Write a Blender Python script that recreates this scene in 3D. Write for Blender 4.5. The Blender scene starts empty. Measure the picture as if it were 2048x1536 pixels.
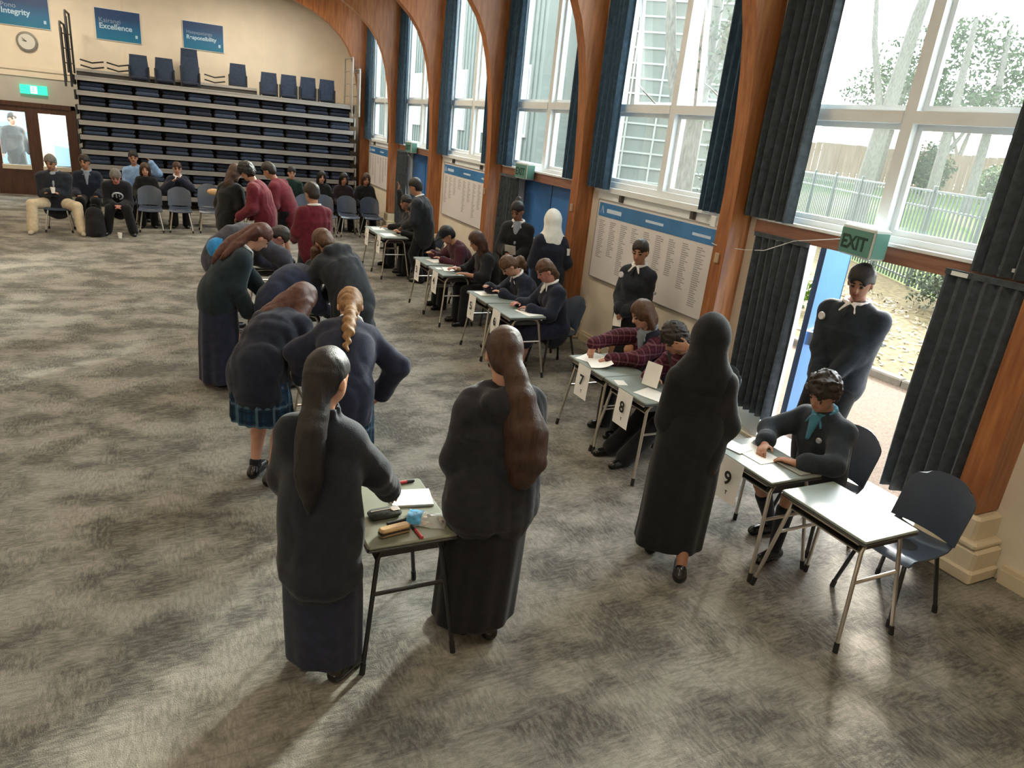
import bpy, math, random
import numpy as np
from mathutils import Vector, Matrix
random.seed(7); np.random.seed(7)
SC = bpy.context.scene
COL = SC.collection
PI = math.pi
def R(d): return math.radians(d)
# ------------------------------------------------------------------ materials
MATS = {}
def mat(name, col, rough=0.6, metal=0.0, spec=0.5, noise=0.0, nscale=30.0, bump=0.0, bscale=200.0, col2=None, stretch=None, emit=0.0, sheen=0.0, trans=0.0):
    if name in MATS: return MATS[name]
    m = bpy.data.materials.new(name); m.use_nodes = True
    nt = m.node_tree; N = nt.nodes; L = nt.links
    b = N['Principled BSDF']
    b.inputs['Base Color'].default_value = (*col, 1)
    b.inputs['Roughness'].default_value = rough
    b.inputs['Metallic'].default_value = metal
    b.inputs['Specular IOR Level'].default_value = spec
    if sheen: b.inputs['Sheen Weight'].default_value = sheen; b.inputs['Sheen Roughness'].default_value = .5
    if emit:
        b.inputs['Emission Color'].default_value = (*col, 1); b.inputs['Emission Strength'].default_value = emit
    tc = N.new('ShaderNodeTexCoord'); mp = N.new('ShaderNodeMapping'); L.new(tc.outputs['Object'], mp.inputs['Vector'])
    if stretch: mp.inputs['Scale'].default_value = stretch
    if noise or col2:
        t = N.new('ShaderNodeTexNoise'); t.inputs['Scale'].default_value = nscale; t.inputs['Detail'].default_value = 5
        L.new(mp.outputs['Vector'], t.inputs['Vector'])
        r = N.new('ShaderNodeValToRGB'); L.new(t.outputs['Fac'], r.inputs['Fac'])
        r.color_ramp.elements[0].position = .3; r.color_ramp.elements[1].position = .7
        c2 = col2 if col2 else tuple(min(1, c * (1 + noise)) for c in col)
        c1 = col if col2 else tuple(c * (1 - noise) for c in col)
        r.color_ramp.elements[0].color = (*c1, 1); r.color_ramp.elements[1].color = (*c2, 1)
        L.new(r.outputs['Color'], b.inputs['Base Color'])
    if bump:
        t2 = N.new('ShaderNodeTexNoise'); t2.inputs['Scale'].default_value = bscale; t2.inputs['Detail'].default_value = 3
        L.new(mp.outputs['Vector'], t2.inputs['Vector'])
        bp = N.new('ShaderNodeBump'); bp.inputs['Strength'].default_value = bump; bp.inputs['Distance'].default_value = .01
        L.new(t2.outputs['Fac'], bp.inputs['Height']); L.new(bp.outputs['Normal'], b.inputs['Normal'])
    MATS[name] = m
    return m
def fabric(name, col, n=.22): return mat(name, col, rough=.9, spec=.2, noise=n, nscale=18, bump=.25, bscale=160, sheen=.12)
# ------------------------------------------------------------------ objects
def tag(o, label=None, cat=None, group=None, kind=None):
    if label: o['label'] = label
    if cat: o['category'] = cat
    if group: o['group'] = group
    if kind: o['kind'] = kind
    return o
def empty(name, loc=(0, 0, 0), rz=0, label=None, cat=None, group=None):
    o = bpy.data.objects.new(name, None); COL.objects.link(o)
    o.location = loc; o.rotation_euler = (0, 0, rz); o.empty_display_size = .1
    return tag(o, label, cat, group)
def mesh_np(name, V, F, mats, parent=None, mi=None, smooth=False):
    me = bpy.data.meshes.new(name)
    V = np.asarray(V, np.float32).reshape(-1, 3)
    if len(F) and isinstance(F, np.ndarray):
        n = len(F); k = F.shape[1]
        me.vertices.add(len(V)); me.vertices.foreach_set('co', V.ravel())
        me.loops.add(n * k); me.loops.foreach_set('vertex_index', F.astype(np.int32).ravel())
        me.polygons.add(n); me.polygons.foreach_set('loop_start', np.arange(n, dtype=np.int32) * k)
        me.polygons.foreach_set('loop_total', np.full(n, k, np.int32))
        if mi is not None: me.polygons.foreach_set('material_index', np.asarray(mi, np.int32))
        me.update(calc_edges=True)
    else:
        me.from_pydata([tuple(map(float, v)) for v in V], [], [list(f) for f in F])
        if mi is not None and len(me.polygons) == len(mi): me.polygons.foreach_set('material_index', np.asarray(mi, np.int32))
        me.update()
    for m in (mats if isinstance(mats, (list, tuple)) else [mats]): me.materials.append(m)
    if smooth: me.polygons.foreach_set('use_smooth', np.ones(len(me.polygons), bool))
    o = bpy.data.objects.new(name, me); COL.objects.link(o)
    if parent is not None: o.parent = parent
    return o
class MB:
    def __init__(s): s.v = []; s.f = []; s.mi = []; s.sm = False
    def add(s, V, F, m=0):
        n = len(s.v); s.v += [tuple(v) for v in V]; s.f += [tuple(i + n for i in f) for f in F]; s.mi += [m] * len(F); return s
    def box(s, x0, x1, y0, y1, z0, z1, m=0, M=None):
        V = [Vector((x, y, z)) for z in (z0, z1) for y in (y0, y1) for x in (x0, x1)]
        if M is not None: V = [M @ v for v in V]
        return s.add(V, [(0, 2, 3, 1), (4, 5, 7, 6), (0, 1, 5, 4), (2, 6, 7, 3), (0, 4, 6, 2), (1, 3, 7, 5)], m)
    def rbox(s, x0, x1, y0, y1, z0, z1, r=.01, m=0, M=None):
        "box with chamfered vertical edges and top/bottom edges"
        pts = [(x0 + r, y0), (x1 - r, y0), (x1, y0 + r), (x1, y1 - r), (x1 - r, y1), (x0 + r, y1), (x0, y1 - r), (x0, y0 + r)]
        cx, cy = (x0 + x1) / 2, (y0 + y1) / 2
        def ring(z, ins):
            sx = 1 - ins / max(1e-6, (x1 - x0) / 2); sy = 1 - ins / max(1e-6, (y1 - y0) / 2)
            return [(cx + (x - cx) * sx, cy + (y - cy) * sy, z) for x, y in pts]
        q = min(r, (z1 - z0) / 3)
        rings = [ring(z0, q), ring(z0 + q, 0), ring(z1 - q, 0), ring(z1, q)]
        V = [Vector(p) for rg in rings for p in rg]
        if M is not None: V = [M @ v for v in V]
        F = [tuple(range(7, -1, -1)), tuple(24 + i for i in range(8))]
        for k in range(3):
            for i in range(8): F.append((k * 8 + i, k * 8 + (i + 1) % 8, k * 8 + 8 + (i + 1) % 8, k * 8 + 8 + i))
        return s.add(V, F, m)
    def tube(s, path, r, n=8, m=0, cap=True, flat=1.0):
        P = [Vector(p) for p in path]; rr = r if isinstance(r, (list, tuple)) else [r] * len(P)
        V = []; up = None
        for i, p in enumerate(P):
            t = (P[min(i + 1, len(P) - 1)] - P[max(i - 1, 0)]).normalized()
            if up is None:
                up = Vector((0, 0, 1)) if abs(t.z) < .9 else Vector((1, 0, 0))
            a = t.cross(up).normalized(); b = a.cross(t).normalized(); up = b
            for k in range(n):
                an = 2 * PI * k / n
                V.append(p + a * (rr[i] * math.cos(an)) + b * (rr[i] * flat * math.sin(an)))
        F = []
        for i in range(len(P) - 1):
            for k in range(n):
                F.append((i * n + k, i * n + (k + 1) % n, (i + 1) * n + (k + 1) % n, (i + 1) * n + k))
        if cap: F += [tuple(range(n - 1, -1, -1)), tuple((len(P) - 1) * n + k for k in range(n))]
        return s.add(V, F, m)
    def lathe(s, prof, c=(0, 0, 0), n=20, m=0, M=None):
        V = []
        for r, z in prof:
            for k in range(n):
                a = 2 * PI * k / n; V.append(Vector((c[0] + r * math.cos(a), c[1] + r * math.sin(a), c[2] + z)))
        if M is not None: V = [M @ v for v in V]
        F = []
        for i in range(len(prof) - 1):
            for k in range(n): F.append((i * n + k, i * n + (k + 1) % n, (i + 1) * n + (k + 1) % n, (i + 1) * n + k))
        F += [tuple(range(n - 1, -1, -1)), tuple((len(prof) - 1) * n + k for k in range(n))]
        return s.add(V, F, m)
    def prism(s, poly, axis, a0, a1, m=0):
        "poly of 2d points; axis 'x','y','z' extruded from a0 to a1"
        def P(u, v, w): return {'x': (w, u, v), 'y': (u, w, v), 'z': (u, v, w)}[axis]
        n = len(poly); V = [P(u, v, a0) for u, v in poly] + [P(u, v, a1) for u, v in poly]
        F = [tuple(range(n)), tuple(range(2 * n - 1, n - 1, -1))] + [(i, (i + 1) % n, n + (i + 1) % n, n + i) for i in range(n)]
        return s.add(V, F, m)
    def sheet(s, grid, th=.0, m=0, nrm=None):
        "grid[i][j] of points -> surface, thickened by th along the vertex normal"
        G = np.array(grid, float); a, b, _ = G.shape
        du = np.gradient(G, axis=0); dv = np.gradient(G, axis=1); n = np.cross(du, dv); n /= np.linalg.norm(n, axis=2, keepdims=True) + 1e-12
        A = G + n * th / 2; B = G - n * th / 2
        V = list(map(tuple, A.reshape(-1, 3))) + list(map(tuple, B.reshape(-1, 3))); o = a * b; F = []
        I = lambda i, j: i * b + j
        for i in range(a - 1):
            for j in range(b - 1):
                F.append((I(i, j), I(i + 1, j), I(i + 1, j + 1), I(i, j + 1)))
                F.append((o + I(i, j), o + I(i, j + 1), o + I(i + 1, j + 1), o + I(i + 1, j)))
        for i in range(a - 1):
            F.append((I(i, 0), o + I(i, 0), o + I(i + 1, 0), I(i + 1, 0))); F.append((I(i, b - 1), I(i + 1, b - 1), o + I(i + 1, b - 1), o + I(i, b - 1)))
        for j in range(b - 1):
            F.append((I(0, j), I(0, j + 1), o + I(0, j + 1), o + I(0, j))); F.append((I(a - 1, j), o + I(a - 1, j), o + I(a - 1, j + 1), I(a - 1, j + 1)))
        return s.add(V, F, m)
    def build(s, name, mats, parent=None, smooth=False, bevel=0):
        o = mesh_np(name, s.v, s.f, mats, parent, s.mi)
        if smooth:
            o.data.polygons.foreach_set('use_smooth', np.ones(len(o.data.polygons), bool))
            try: o.data.set_sharp_from_angle(angle=R(40))
            except Exception: pass
        if bevel:
            b = o.modifiers.new('bevel', 'BEVEL'); b.width = bevel; b.segments = 2; b.limit_method = 'ANGLE'
        return o
def children(o): return [c for c in bpy.data.objects if c.parent == o]
KIDS = {}
def copy_tree(o, parent=None):
    c = o.copy(); COL.objects.link(c)
    if parent is not None: c.parent = parent
    for ch in KIDS.get(o.name) or KIDS.setdefault(o.name, children(o)): copy_tree(ch, c)
    return c
def text_mesh(name, body, size, m, parent, M, ext=.002, align='LEFT', font_shear=0, bold=0):
    cu = bpy.data.curves.new(name, 'FONT'); cu.body = body; cu.size = size; cu.extrude = ext; cu.align_x = align; cu.offset = bold
    o = bpy.data.objects.new(name + '_src', cu); COL.objects.link(o)
    dg = bpy.context.evaluated_depsgraph_get()
    me = bpy.data.meshes.new_from_object(o.evaluated_get(dg)); bpy.data.objects.remove(o); bpy.data.curves.remove(cu)
    me.materials.clear(); me.materials.append(m)
    t = bpy.data.objects.new(name, me); COL.objects.link(t); t.parent = parent; t.matrix_local = M
    return t
def frame(x, y, z):
    "matrix with local x axis = x, y axis = y, origin z (all 3-vectors)"
    x = Vector(x).normalized(); y = Vector(y).normalized(); w = x.cross(y)
    M = Matrix.Identity(4)
    for i in range(3): M[i][0] = x[i]; M[i][1] = y[i]; M[i][2] = w[i]; M[i][3] = z[i]
    return M
# ------------------------------------------------------------------ signed distance modelling
def smin(a, b, k):
    if k <= 1e-6: return np.minimum(a, b)
    h = np.clip(.5 + .5 * (b - a) / k, 0, 1)
    return b + (a - b) * h - k * h * (1 - h)
class P:
    "primitive: f(points Nx3)->distance, bounds lo,hi"
    def __init__(s, f, lo, hi, k=.02, sub=False): s.f = f; s.lo = np.array(lo, float); s.hi = np.array(hi, float); s.k = k; s.sub = sub
def A3(p): return np.array(p, float)
def cone(a, b, ra, rb, k=.02, sub=False, flat=None, w=None):
    "tapered capsule; flat<1 squeezes it along the direction w"
    a = A3(a); b = A3(b); d = b - a; L2 = max(d @ d, 1e-9); ax = d / math.sqrt(L2); mr = max(ra, rb)
    if flat is not None:
        w = A3(w); w = w - ax * (w @ ax); w /= np.linalg.norm(w) + 1e-9
    def f(p):
        q = p - a; t = np.clip(q @ d / L2, 0, 1); v = q - t[..., None] * d
        if flat is not None:
            c = v @ w; v = v + (c * (1 / flat - 1))[..., None] * w
        return (np.sqrt((v * v).sum(-1)) - (ra + (rb - ra) * t)) * (1 if flat is None else max(flat, .45))
    return P(f, np.minimum(a, b) - mr, np.maximum(a, b) + mr, k, sub)
def ell(c, r, rot=None, k=.02, sub=False):
    c = A3(c); r = A3(r); M = np.eye(3) if rot is None else np.array(rot, float)   # rows = local axes
    m = r.max()
    def f(p):
        q = (p - c) @ M.T; k0 = np.sqrt(((q / r) ** 2).sum(-1)); k1 = np.sqrt(((q / r ** 2) ** 2).sum(-1)) + 1e-9
        return k0 * (k0 - 1) / k1
    return P(f, c - m, c + m, k, sub)
def loft(secs, k=.02, pleat=0, amp=0.0, seed=0, sharp=1.0, side=None):
    "vertical-ish stack of elliptic sections [(centre, rx(side), ry(front))...]; side = horizontal unit side vector; pleats grow towards the end"
    C = np.array([s[0] for s in secs], float); RX = np.array([s[1] for s in secs], float); RY = np.array([s[2] for s in secs], float)
    z = C[:, 2]; o = np.argsort(z); z = z[o]; C = C[o]; RX = RX[o]; RY = RY[o]
    sd = A3(side if side is not None else (1, 0, 0)); fr = np.array([-sd[1], sd[0], 0])
    def f(p):
        zz = np.clip(p[..., 2], z[0], z[-1])
        cx = np.interp(zz, z, C[:, 0]); cy = np.interp(zz, z, C[:, 1]); rx = np.interp(zz, z, RX); ry = np.interp(zz, z, RY)
        dx = p[..., 0] - cx; dy = p[..., 1] - cy; u = dx * sd[0] + dy * sd[1]; v = dx * fr[0] + dy * fr[1]
        if pleat:
            th = np.arctan2(v / ry, u / rx); g = (z[-1] - zz) / (z[-1] - z[0])
            q = 1 + amp * g * (np.cos(pleat * th + seed + .6 * np.sin(2 * th + seed)) * .7 + .3 * np.cos((pleat // 2 + 1) * th + 2 * seed))
            rx = rx * q; ry = ry * q
        rad = np.sqrt((u / rx) ** 2 + (v / ry) ** 2) + 1e-9
        d1 = (rad - 1) * np.minimum(rx, ry)
        d2 = np.maximum(z[0] - p[..., 2], p[..., 2] - z[-1])
        return np.minimum(np.maximum(d1, d2), 0) + np.sqrt(np.maximum(d1, 0) ** 2 + np.maximum(d2, 0) ** 2)
    m = max(RX.max(), RY.max()) * (1 + amp)
    return P(f, [C[:, 0].min() - m, C[:, 1].min() - m, z[0]], [C[:, 0].max() + m, C[:, 1].max() + m, z[-1]], k)
def folds(amp, freq, seed, d=(0, 0, 1)):
    "cloth creases: broad swells plus finer rounded ridges"
    r = np.random.RandomState(seed); W = []
    for i in range(8):
        v = r.normal(size=3); v /= np.linalg.norm(v); k = 1 if i < 4 else 2.2; v[2] *= .32
        W.append((v * freq * k * (.6 + .8 * r.rand()), r.rand() * 6.28, 1.0 if i < 4 else .40))
    def f(p):
        s = 0
        q = p + .06 * np.sin(p[..., [1, 2, 0]] * freq * .55 + seed)
        for v, ph, a in W: s = s + a * (1 - 2 * np.sqrt(np.sin(.5 * (q @ v) + ph) ** 2 + .03))
        return amp * s / 2.7
    return f
def sdf_mesh(name, prims, h, mats, parent, disp=None, mifun=None, smooth=1):
    lo = np.min([p.lo for p in prims if not p.sub], 0) - 3 * h - .01; hi = np.max([p.hi for p in prims if not p.sub], 0) + 3 * h + .01
    n = np.ceil((hi - lo) / h).astype(int) + 1
    ax = [lo[i] + h * np.arange(n[i]) for i in range(3)]
    D = np.full(n, .25, np.float32)
    for p in prims:
        mg = p.k + 3 * h
        a = np.clip(np.floor((p.lo - mg - lo) / h).astype(int), 0, n - 1); b = np.clip(np.ceil((p.hi + mg - lo) / h).astype(int) + 1, 1, n)
        if np.any(b <= a): continue
        X, Y, Z = np.meshgrid(ax[0][a[0]:b[0]], ax[1][a[1]:b[1]], ax[2][a[2]:b[2]], indexing='ij')
        pts = np.stack([X, Y, Z], -1); d = p.f(pts).astype(np.float32)
        s = (slice(a[0], b[0]), slice(a[1], b[1]), slice(a[2], b[2]))
        if p.sub: D[s] = -smin(-D[s], d, p.k)
        else: D[s] = smin(D[s], d, p.k)
    if disp is not None:
        near = np.abs(D) < .05; I = np.argwhere(near); D[near] += disp(lo + h * I).astype(np.float32)
    S = D < 0
    c = [S[i:n[0] - 1 + i, j:n[1] - 1 + j, k:n[2] - 1 + k] for i in (0, 1) for j in (0, 1) for k in (0, 1)]
    cnt = sum(x.astype(np.int8) for x in c); mask = (cnt > 0) & (cnt < 8)
    cells = np.argwhere(mask); idx = np.full(mask.shape, -1, np.int64); idx[mask] = np.arange(len(cells))
    acc = np.zeros((len(cells), 3)); wt = np.zeros(len(cells))
    ci, cj, ck = cells.T
    for axn in range(3):
        for o1 in (0, 1):
            for o2 in (0, 1):
                e = [0, 0, 0]; oth = [q for q in range(3) if q != axn]; e[oth[0]] = o1; e[oth[1]] = o2
                e2 = list(e); e2[axn] = 1
                d0 = D[ci + e[0], cj + e[1], ck + e[2]]; d1 = D[ci + e2[0], cj + e2[1], ck + e2[2]]
                x = (d0 < 0) != (d1 < 0); t = np.where(x, d0 / np.where(x, d0 - d1, 1), 0)
                pos = np.tile(np.array(e, float), (len(cells), 1)); pos[:, axn] = t
                acc += np.where(x[:, None], pos, 0); wt += x
    V = lo + h * (cells + acc / wt[:, None])
    Fs = []
    for axn in range(3):
        u, v = [(1, 2), (2, 0), (0, 1)][axn]
        s0 = [slice(None)] * 3; s1 = [slice(None)] * 3; s0[axn] = slice(0, n[axn] - 1); s1[axn] = slice(1, n[axn])
        a0 = S[tuple(s0)]; a1 = S[tuple(s1)]; E = np.argwhere(a0 != a1)
        ok = (E[:, u] > 0) & (E[:, v] > 0) & (E[:, u] < n[u] - 1) & (E[:, v] < n[v] - 1); E = E[ok]
        if not len(E): continue
        inside = a0[tuple(E.T)]
        def at(du, dv):
            q = E.copy(); q[:, u] += du; q[:, v] += dv; return idx[tuple(q.T)]
        Q = np.stack([at(-1, -1), at(0, -1), at(0, 0), at(-1, 0)], 1)
        Q[~inside] = Q[~inside][:, ::-1]; Fs.append(Q)
    F = np.concatenate(Fs)
    fi = F.ravel(); nx = np.roll(F, -1, 1).ravel(); w = np.maximum(np.bincount(fi, minlength=len(V)), 1)
    for _ in range(smooth):
        s = np.stack([np.bincount(fi, V[nx, i], len(V)) for i in range(3)], 1)
        V = .5 * V + .5 * s / w[:, None]
    mi = None
    if mifun is not None: mi = mifun(V[F].mean(1))
    loc = np.zeros(3)
    if parent is not None: loc = np.array(parent.matrix_basis.translation)
    return mesh_np(name, V - loc, F, mats, parent, mi, True)
# ------------------------------------------------------------------ people
def nrm(v): v = A3(v); return v / (np.linalg.norm(v) + 1e-9)
SKIN = {}
def skin(key):
    c = dict(light=(.50, .27, .19), tan=(.40, .20, .125), brown=(.27, .125, .075), dark=(.15, .07, .045), pink=(.46, .20, .16))[key]
    return mat('skin_' + key, c, rough=.55, noise=.08, nscale=25)
EYE = mat('eye_dark', (.02, .014, .012), rough=.2)
HAIRC = dict(black=(.012, .010, .010), dark=(.022, .015, .012), brown=(.050, .024, .015), mid=(.085, .042, .022), blond=(.24, .125, .05), grey=(.14, .13, .12), red=(.075, .026, .018))
def hairm(k): return mat('hair_' + k, HAIRC[k], rough=.5, spec=.35, noise=.35, nscale=9, bump=.35, bscale=40, stretch=(6, 6, .7))
class Person: pass
def two_bone(S, T, l1, l2, hint):
    d = T - S; L = np.linalg.norm(d); m = (l1 + l2) * .995
    if L > m: T = S + d / L * m; d = T - S; L = m
    a = (l1 * l1 - l2 * l2 + L * L) / (2 * L); hh = math.sqrt(max(l1 * l1 - a * a, 0)); e = d / L
    n = hint - e * (hint @ e); n = nrm(n)
    return S + e * a + n * hh, T
def person(label, pos, face, h=1.66, res=.010, pel=None, bend=0, lean=0, twist=0, hp=5, hy=0, hr=0, hl=None, hr_=None, el=None, er=None, fl=None, fr=None, kl=None, kr=None,
           fat=1.0, shw=None, sk='tan', hair='dark', hd_l=None, hd_r=None, hn_l=None, hn_r=None, curl=.35, neck=1.12, sex='f', group=None, footl=None, footr=None):
    J = Person(); s = h / 1.70; J.s = s; J.h = res; J.fat = fat; J.sex = sex
    a = R(face); f = np.array([math.cos(a), math.sin(a), 0]); l = np.array([-f[1], f[0], 0]); z = np.array([0, 0, 1.])
    base = np.array([pos[0], pos[1], pos[2] if len(pos) > 2 else 0.])
    J.f, J.l, J.z, J.base = f, l, z, base
    J.W = lambda p: base + f * p[0] + l * p[1] + z * p[2]
    V = lambda p: f * p[0] + l * p[1] + z * p[2]; J.V = V
    root = empty('person', base, 0, label, 'person', group); J.root = root
    pl = A3(pel) if pel is not None else A3((0, 0, .93 * s)); b = R(bend); le = R(lean)
    di = lambda k: V((math.sin(b * k) * math.cos(le), math.sin(le), math.cos(b * k) * math.cos(le)))
    J.pel = J.W(pl); J.u0 = di(.55); J.u1 = di(1.0); J.u2 = di(1.12)
    J.wai = J.pel + J.u0 * .15 * s; J.che = J.wai + J.u1 * .18 * s; J.nek = J.che + J.u2 * .185 * s
    tw = R(twist); fr3 = nrm(f - J.u1 * (f @ J.u1)) if abs(f @ J.u1) < .98 else -z
    lf = nrm(np.cross(J.u1, fr3)); J.lv = lf * math.cos(tw) - fr3 * math.sin(tw); J.fv = fr3 * math.cos(tw) + lf * math.sin(tw)
    J.fp = f
    sw = (shw if shw else (.148 if sex == 'f' else .168)) * s; J.sw = sw
    J.sl = J.nek - J.u1 * .088 * s + J.lv * sw; J.sr = J.nek - J.u1 * .088 * s - J.lv * sw
    y, p = R(hy), R(hp); ff0 = f * math.cos(y) + l * math.sin(y)
    ff = ff0 * math.cos(p) - z * math.sin(p); hu = z * math.cos(p) + ff0 * math.sin(p); hl3 = np.cross(hu, ff); ro = R(hr)
    hu, hl3 = hu * math.cos(ro) + hl3 * math.sin(ro), hl3 * math.cos(ro) - hu * math.sin(ro)
    J.ff, J.hu, J.hl = ff, hu, hl3; hs = s ** .5 * 1.06; J.hs = hs
    nd = nrm(J.u2 * .75 + hu * .25); J.hb = J.nek + nd * .085 * s * neck; J.hc = J.hb + hu * .095 * hs + ff * .022 * hs
    # arms
    la1, la2 = .285 * s, .25 * s
    dfl = V((.03, .30 * s, .86 * s - .05)) ; dfr = V((.03, -.30 * s, .86 * s - .05))
    T = J.W(hl) if hl is not None else base + dfl + V((pl[0], pl[1], 0)); J.el, J.wl = two_bone(J.sl, T, la1, la2, V(el) if el is not None else V((-.8, .5, -.4)))
    T = J.W(hr_) if hr_ is not None else base + dfr + V((pl[0], pl[1], 0)); J.er, J.wr = two_bone(J.sr, T, la1, la2, V(er) if er is not None else V((-.8, -.5, -.4)))
    # legs
    hw = .088 * s; J.hpl = J.pel - z * .03 * s + l * hw; J.hpr = J.pel - z * .03 * s - l * hw
    FL = A3(fl) if fl is not None else A3((.0, .10 * s, 0)); FR = A3(fr) if fr is not None else A3((.0, -.10 * s, 0))
    al = J.W((FL[0], FL[1], FL[2] + .085 * s)); ar = J.W((FR[0], FR[1], FR[2] + .085 * s))
    J.kl, J.al = two_bone(J.hpl, al, .43 * s, .43 * s, V(kl) if kl is not None else V((1, .1, .1)))
    J.kr, J.ar = two_bone(J.hpr, ar, .43 * s, .43 * s, V(kr) if kr is not None else V((1, -.1, .1)))
    fdl = R(footl if footl is not None else 8); fdr = R(footr if footr is not None else -8)
    J.tl = f * math.cos(fdl) + l * math.sin(fdl); J.tr = f * math.cos(fdr) + l * math.sin(fdr)
    # body
    pr = torso(J, 0)
    pr.append(cone(J.nek - J.u2 * .03 * s, J.hb + J.hu * .03, .056 * s, .052 * s, .03))
    pr.append(ell(J.hc + J.hu * .02 * hs - ff * .008 * hs, (.096 * hs, .077 * hs, .105 * hs), [ff, hl3, hu], .02))
    pr.append(ell(J.hc + ff * .028 * hs - J.hu * .052 * hs, (.062 * hs, .057 * hs, .066 * hs), [ff, hl3, hu], .03))
    pr.append(cone(J.hc + ff * .060 * hs - J.hu * .092 * hs, J.hc + ff * .066 * hs - J.hu * .088 * hs, .022 * hs, .020 * hs, .02))
    pr.append(cone(J.hc + ff * .084 * hs + J.hu * .012 * hs, J.hc + ff * .100 * hs - J.hu * .022 * hs, .009 * hs, .014 * hs, .012))
    for q in (1, -1):
        pr.append(ell(J.hc + hl3 * q * .079 * hs - ff * .005 * hs - J.hu * .012 * hs, (.020 * hs, .010 * hs, .030 * hs), [ff, hl3, hu], .008))
        pr.append(ell(J.hc + hl3 * q * .032 * hs + ff * .094 * hs + J.hu * .010 * hs, (.012 * hs, .019 * hs, .011 * hs), [ff, hl3, hu], .012, True))
        pr.append(ell(J.hc + hl3 * q * .032 * hs + ff * .076 * hs + J.hu * .009 * hs, (.013 * hs, .015 * hs, .010 * hs), [ff, hl3, hu], .004))
    for S, E, Wr in ((J.sl, J.el, J.wl), (J.sr, J.er, J.wr)):
        pr.append(cone(S, E, .050 * s * fat ** .5, .038 * s, .03)); pr.append(cone(E, Wr, .039 * s, .027 * s, .015))
    for Hp, K, A, t in ((J.hpl, J.kl, J.al, J.tl), (J.hpr, J.kr, J.ar, J.tr)):
        pr.append(cone(Hp, K, .083 * s * fat ** .6, .054 * s, .04)); pr.append(cone(K, K + (A - K) * .35, .052 * s, .055 * s, .02)); pr.append(cone(K + (A - K) * .35, A, .055 * s, .034 * s, .02))
        pr.append(cone(A - z * .03 * s - t * .03 * s, A + t * .13 * s - z * .055 * s, .032 * s, .026 * s, .02))
    J.handp = []
    for sd, E, Wr, hd, hn in ((1, J.el, J.wl, hd_l, hn_l), (-1, J.er, J.wr, hd_r, hn_r)):
        d = nrm(V(hd)) if hd is not None else nrm(Wr - E); n = V(hn) if hn is not None else (-z if abs(d[2]) < .8 else l * -sd)
        n = nrm(n - d * (n @ d)); ts = np.cross(n, d) * sd; q = s ** .7; fr_ = max(.0088 * q, .62 * res)
        pr.append(ell(Wr + d * .048 * q, (.056 * q, .041 * q, max(.017 * q, .8 * res)), [d, ts, n], .015))
        for of, ln in ((.029, .072), (.010, .080), (-.010, .074), (-.028, .058)):
            b0 = Wr + d * .080 * q + ts * of * q; c1 = curl; m1 = b0 + (d * math.cos(c1) + n * math.sin(c1)) * ln * .55 * q
            m2 = m1 + (d * math.cos(2.3 * c1) + n * math.sin(2.3 * c1)) * ln * .5 * q
            pr.append(cone(b0, m1, fr_, fr_ * .95, .004)); pr.append(cone(m1, m2, fr_ * .95, fr_ * .8, .003))
        t0 = Wr + d * .022 * q + ts * .030 * q; t1 = t0 + nrm(ts * .7 + d * .6 + n * .25) * .040 * q; t2 = t1 + nrm(ts * .25 + d * .85 + n * .4) * .032 * q
        pr.append(cone(t0, t1, fr_ * 1.25, fr_ * 1.05, .006)); pr.append(cone(t1, t2, fr_ * 1.05, fr_ * .9, .003))
    def mi(Pt):
        q = Pt - J.hc; x = q @ ff / hs; yv = np.abs(q @ hl3) / hs; u = q @ hu / hs; r = np.zeros(len(Pt), int); t = res * .35
        r[(x > .06) & (np.abs(yv - .032) < .013 + t * .3) & (np.abs(u - .010) < .006 + t)] = 1
        r[(x > .06) & (yv > .012) & (yv < .050) & (np.abs(u - .034) < .004 + t)] = 2
        r[(x > .065) & (yv < .024) & (np.abs(u + .058) < .007 + t)] = 3
        return r
    J.skin = skin(sk); lip = mat('lip_' + sk, tuple(c * k for c, k in zip(skin(sk).node_tree.nodes['Principled BSDF'].inputs['Base Color'].default_value[:3], (.85, .55, .55))), rough=.4)
    J.body = sdf_mesh('body', pr, res, [J.skin, EYE, hairm(hair), lip], root, mifun=mi)
    J.hairc = hair
    return J
def torso(J, th, hem=0.0):
    s = J.s; q = J.fat; f = J.fv; r0, r1, r2 = (.158, .128, .145) if J.sex == 'f' else (.150, .138, .160)
    fl = .70 + .12 * max(0, q - 1)
    pr = [cone(J.pel - J.u0 * .03 * s, J.pel + J.u0 * .03 * s, r0 * s * q + th, r0 * s * q * .96 + th, .06, False, fl, f),
          cone(J.pel + J.u0 * .03 * s, J.wai, r0 * s * q * .96 + th, r1 * s * q + th, .06, False, fl, f), cone(J.wai, J.che, r1 * s * q + th, r2 * s * q + th, .06, False, fl, f),
          cone(J.che, J.nek - J.u1 * .115 * s, r2 * s * q + th, .100 * s + th * .8, .06, False, .72, f),
          cone(J.sl - J.lv * .02, J.sr + J.lv * .02, .052 * s + th * .7, .052 * s + th * .7, .05), cone(J.nek - J.u1 * .035 * s, J.sl, .044 * s + th * .6, .044 * s + th * .7, .05), cone(J.nek - J.u1 * .035 * s, J.sr, .044 * s + th * .6, .044 * s + th * .7, .05)]
    if J.sex == 'f':
        for k in (1, -1): pr.append(ell(J.che + f * .075 * s * q + J.lv * k * .062 * s - J.u1 * .01, (.062 * s + th * .5,) * 3, None, .05))
    return pr
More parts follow.
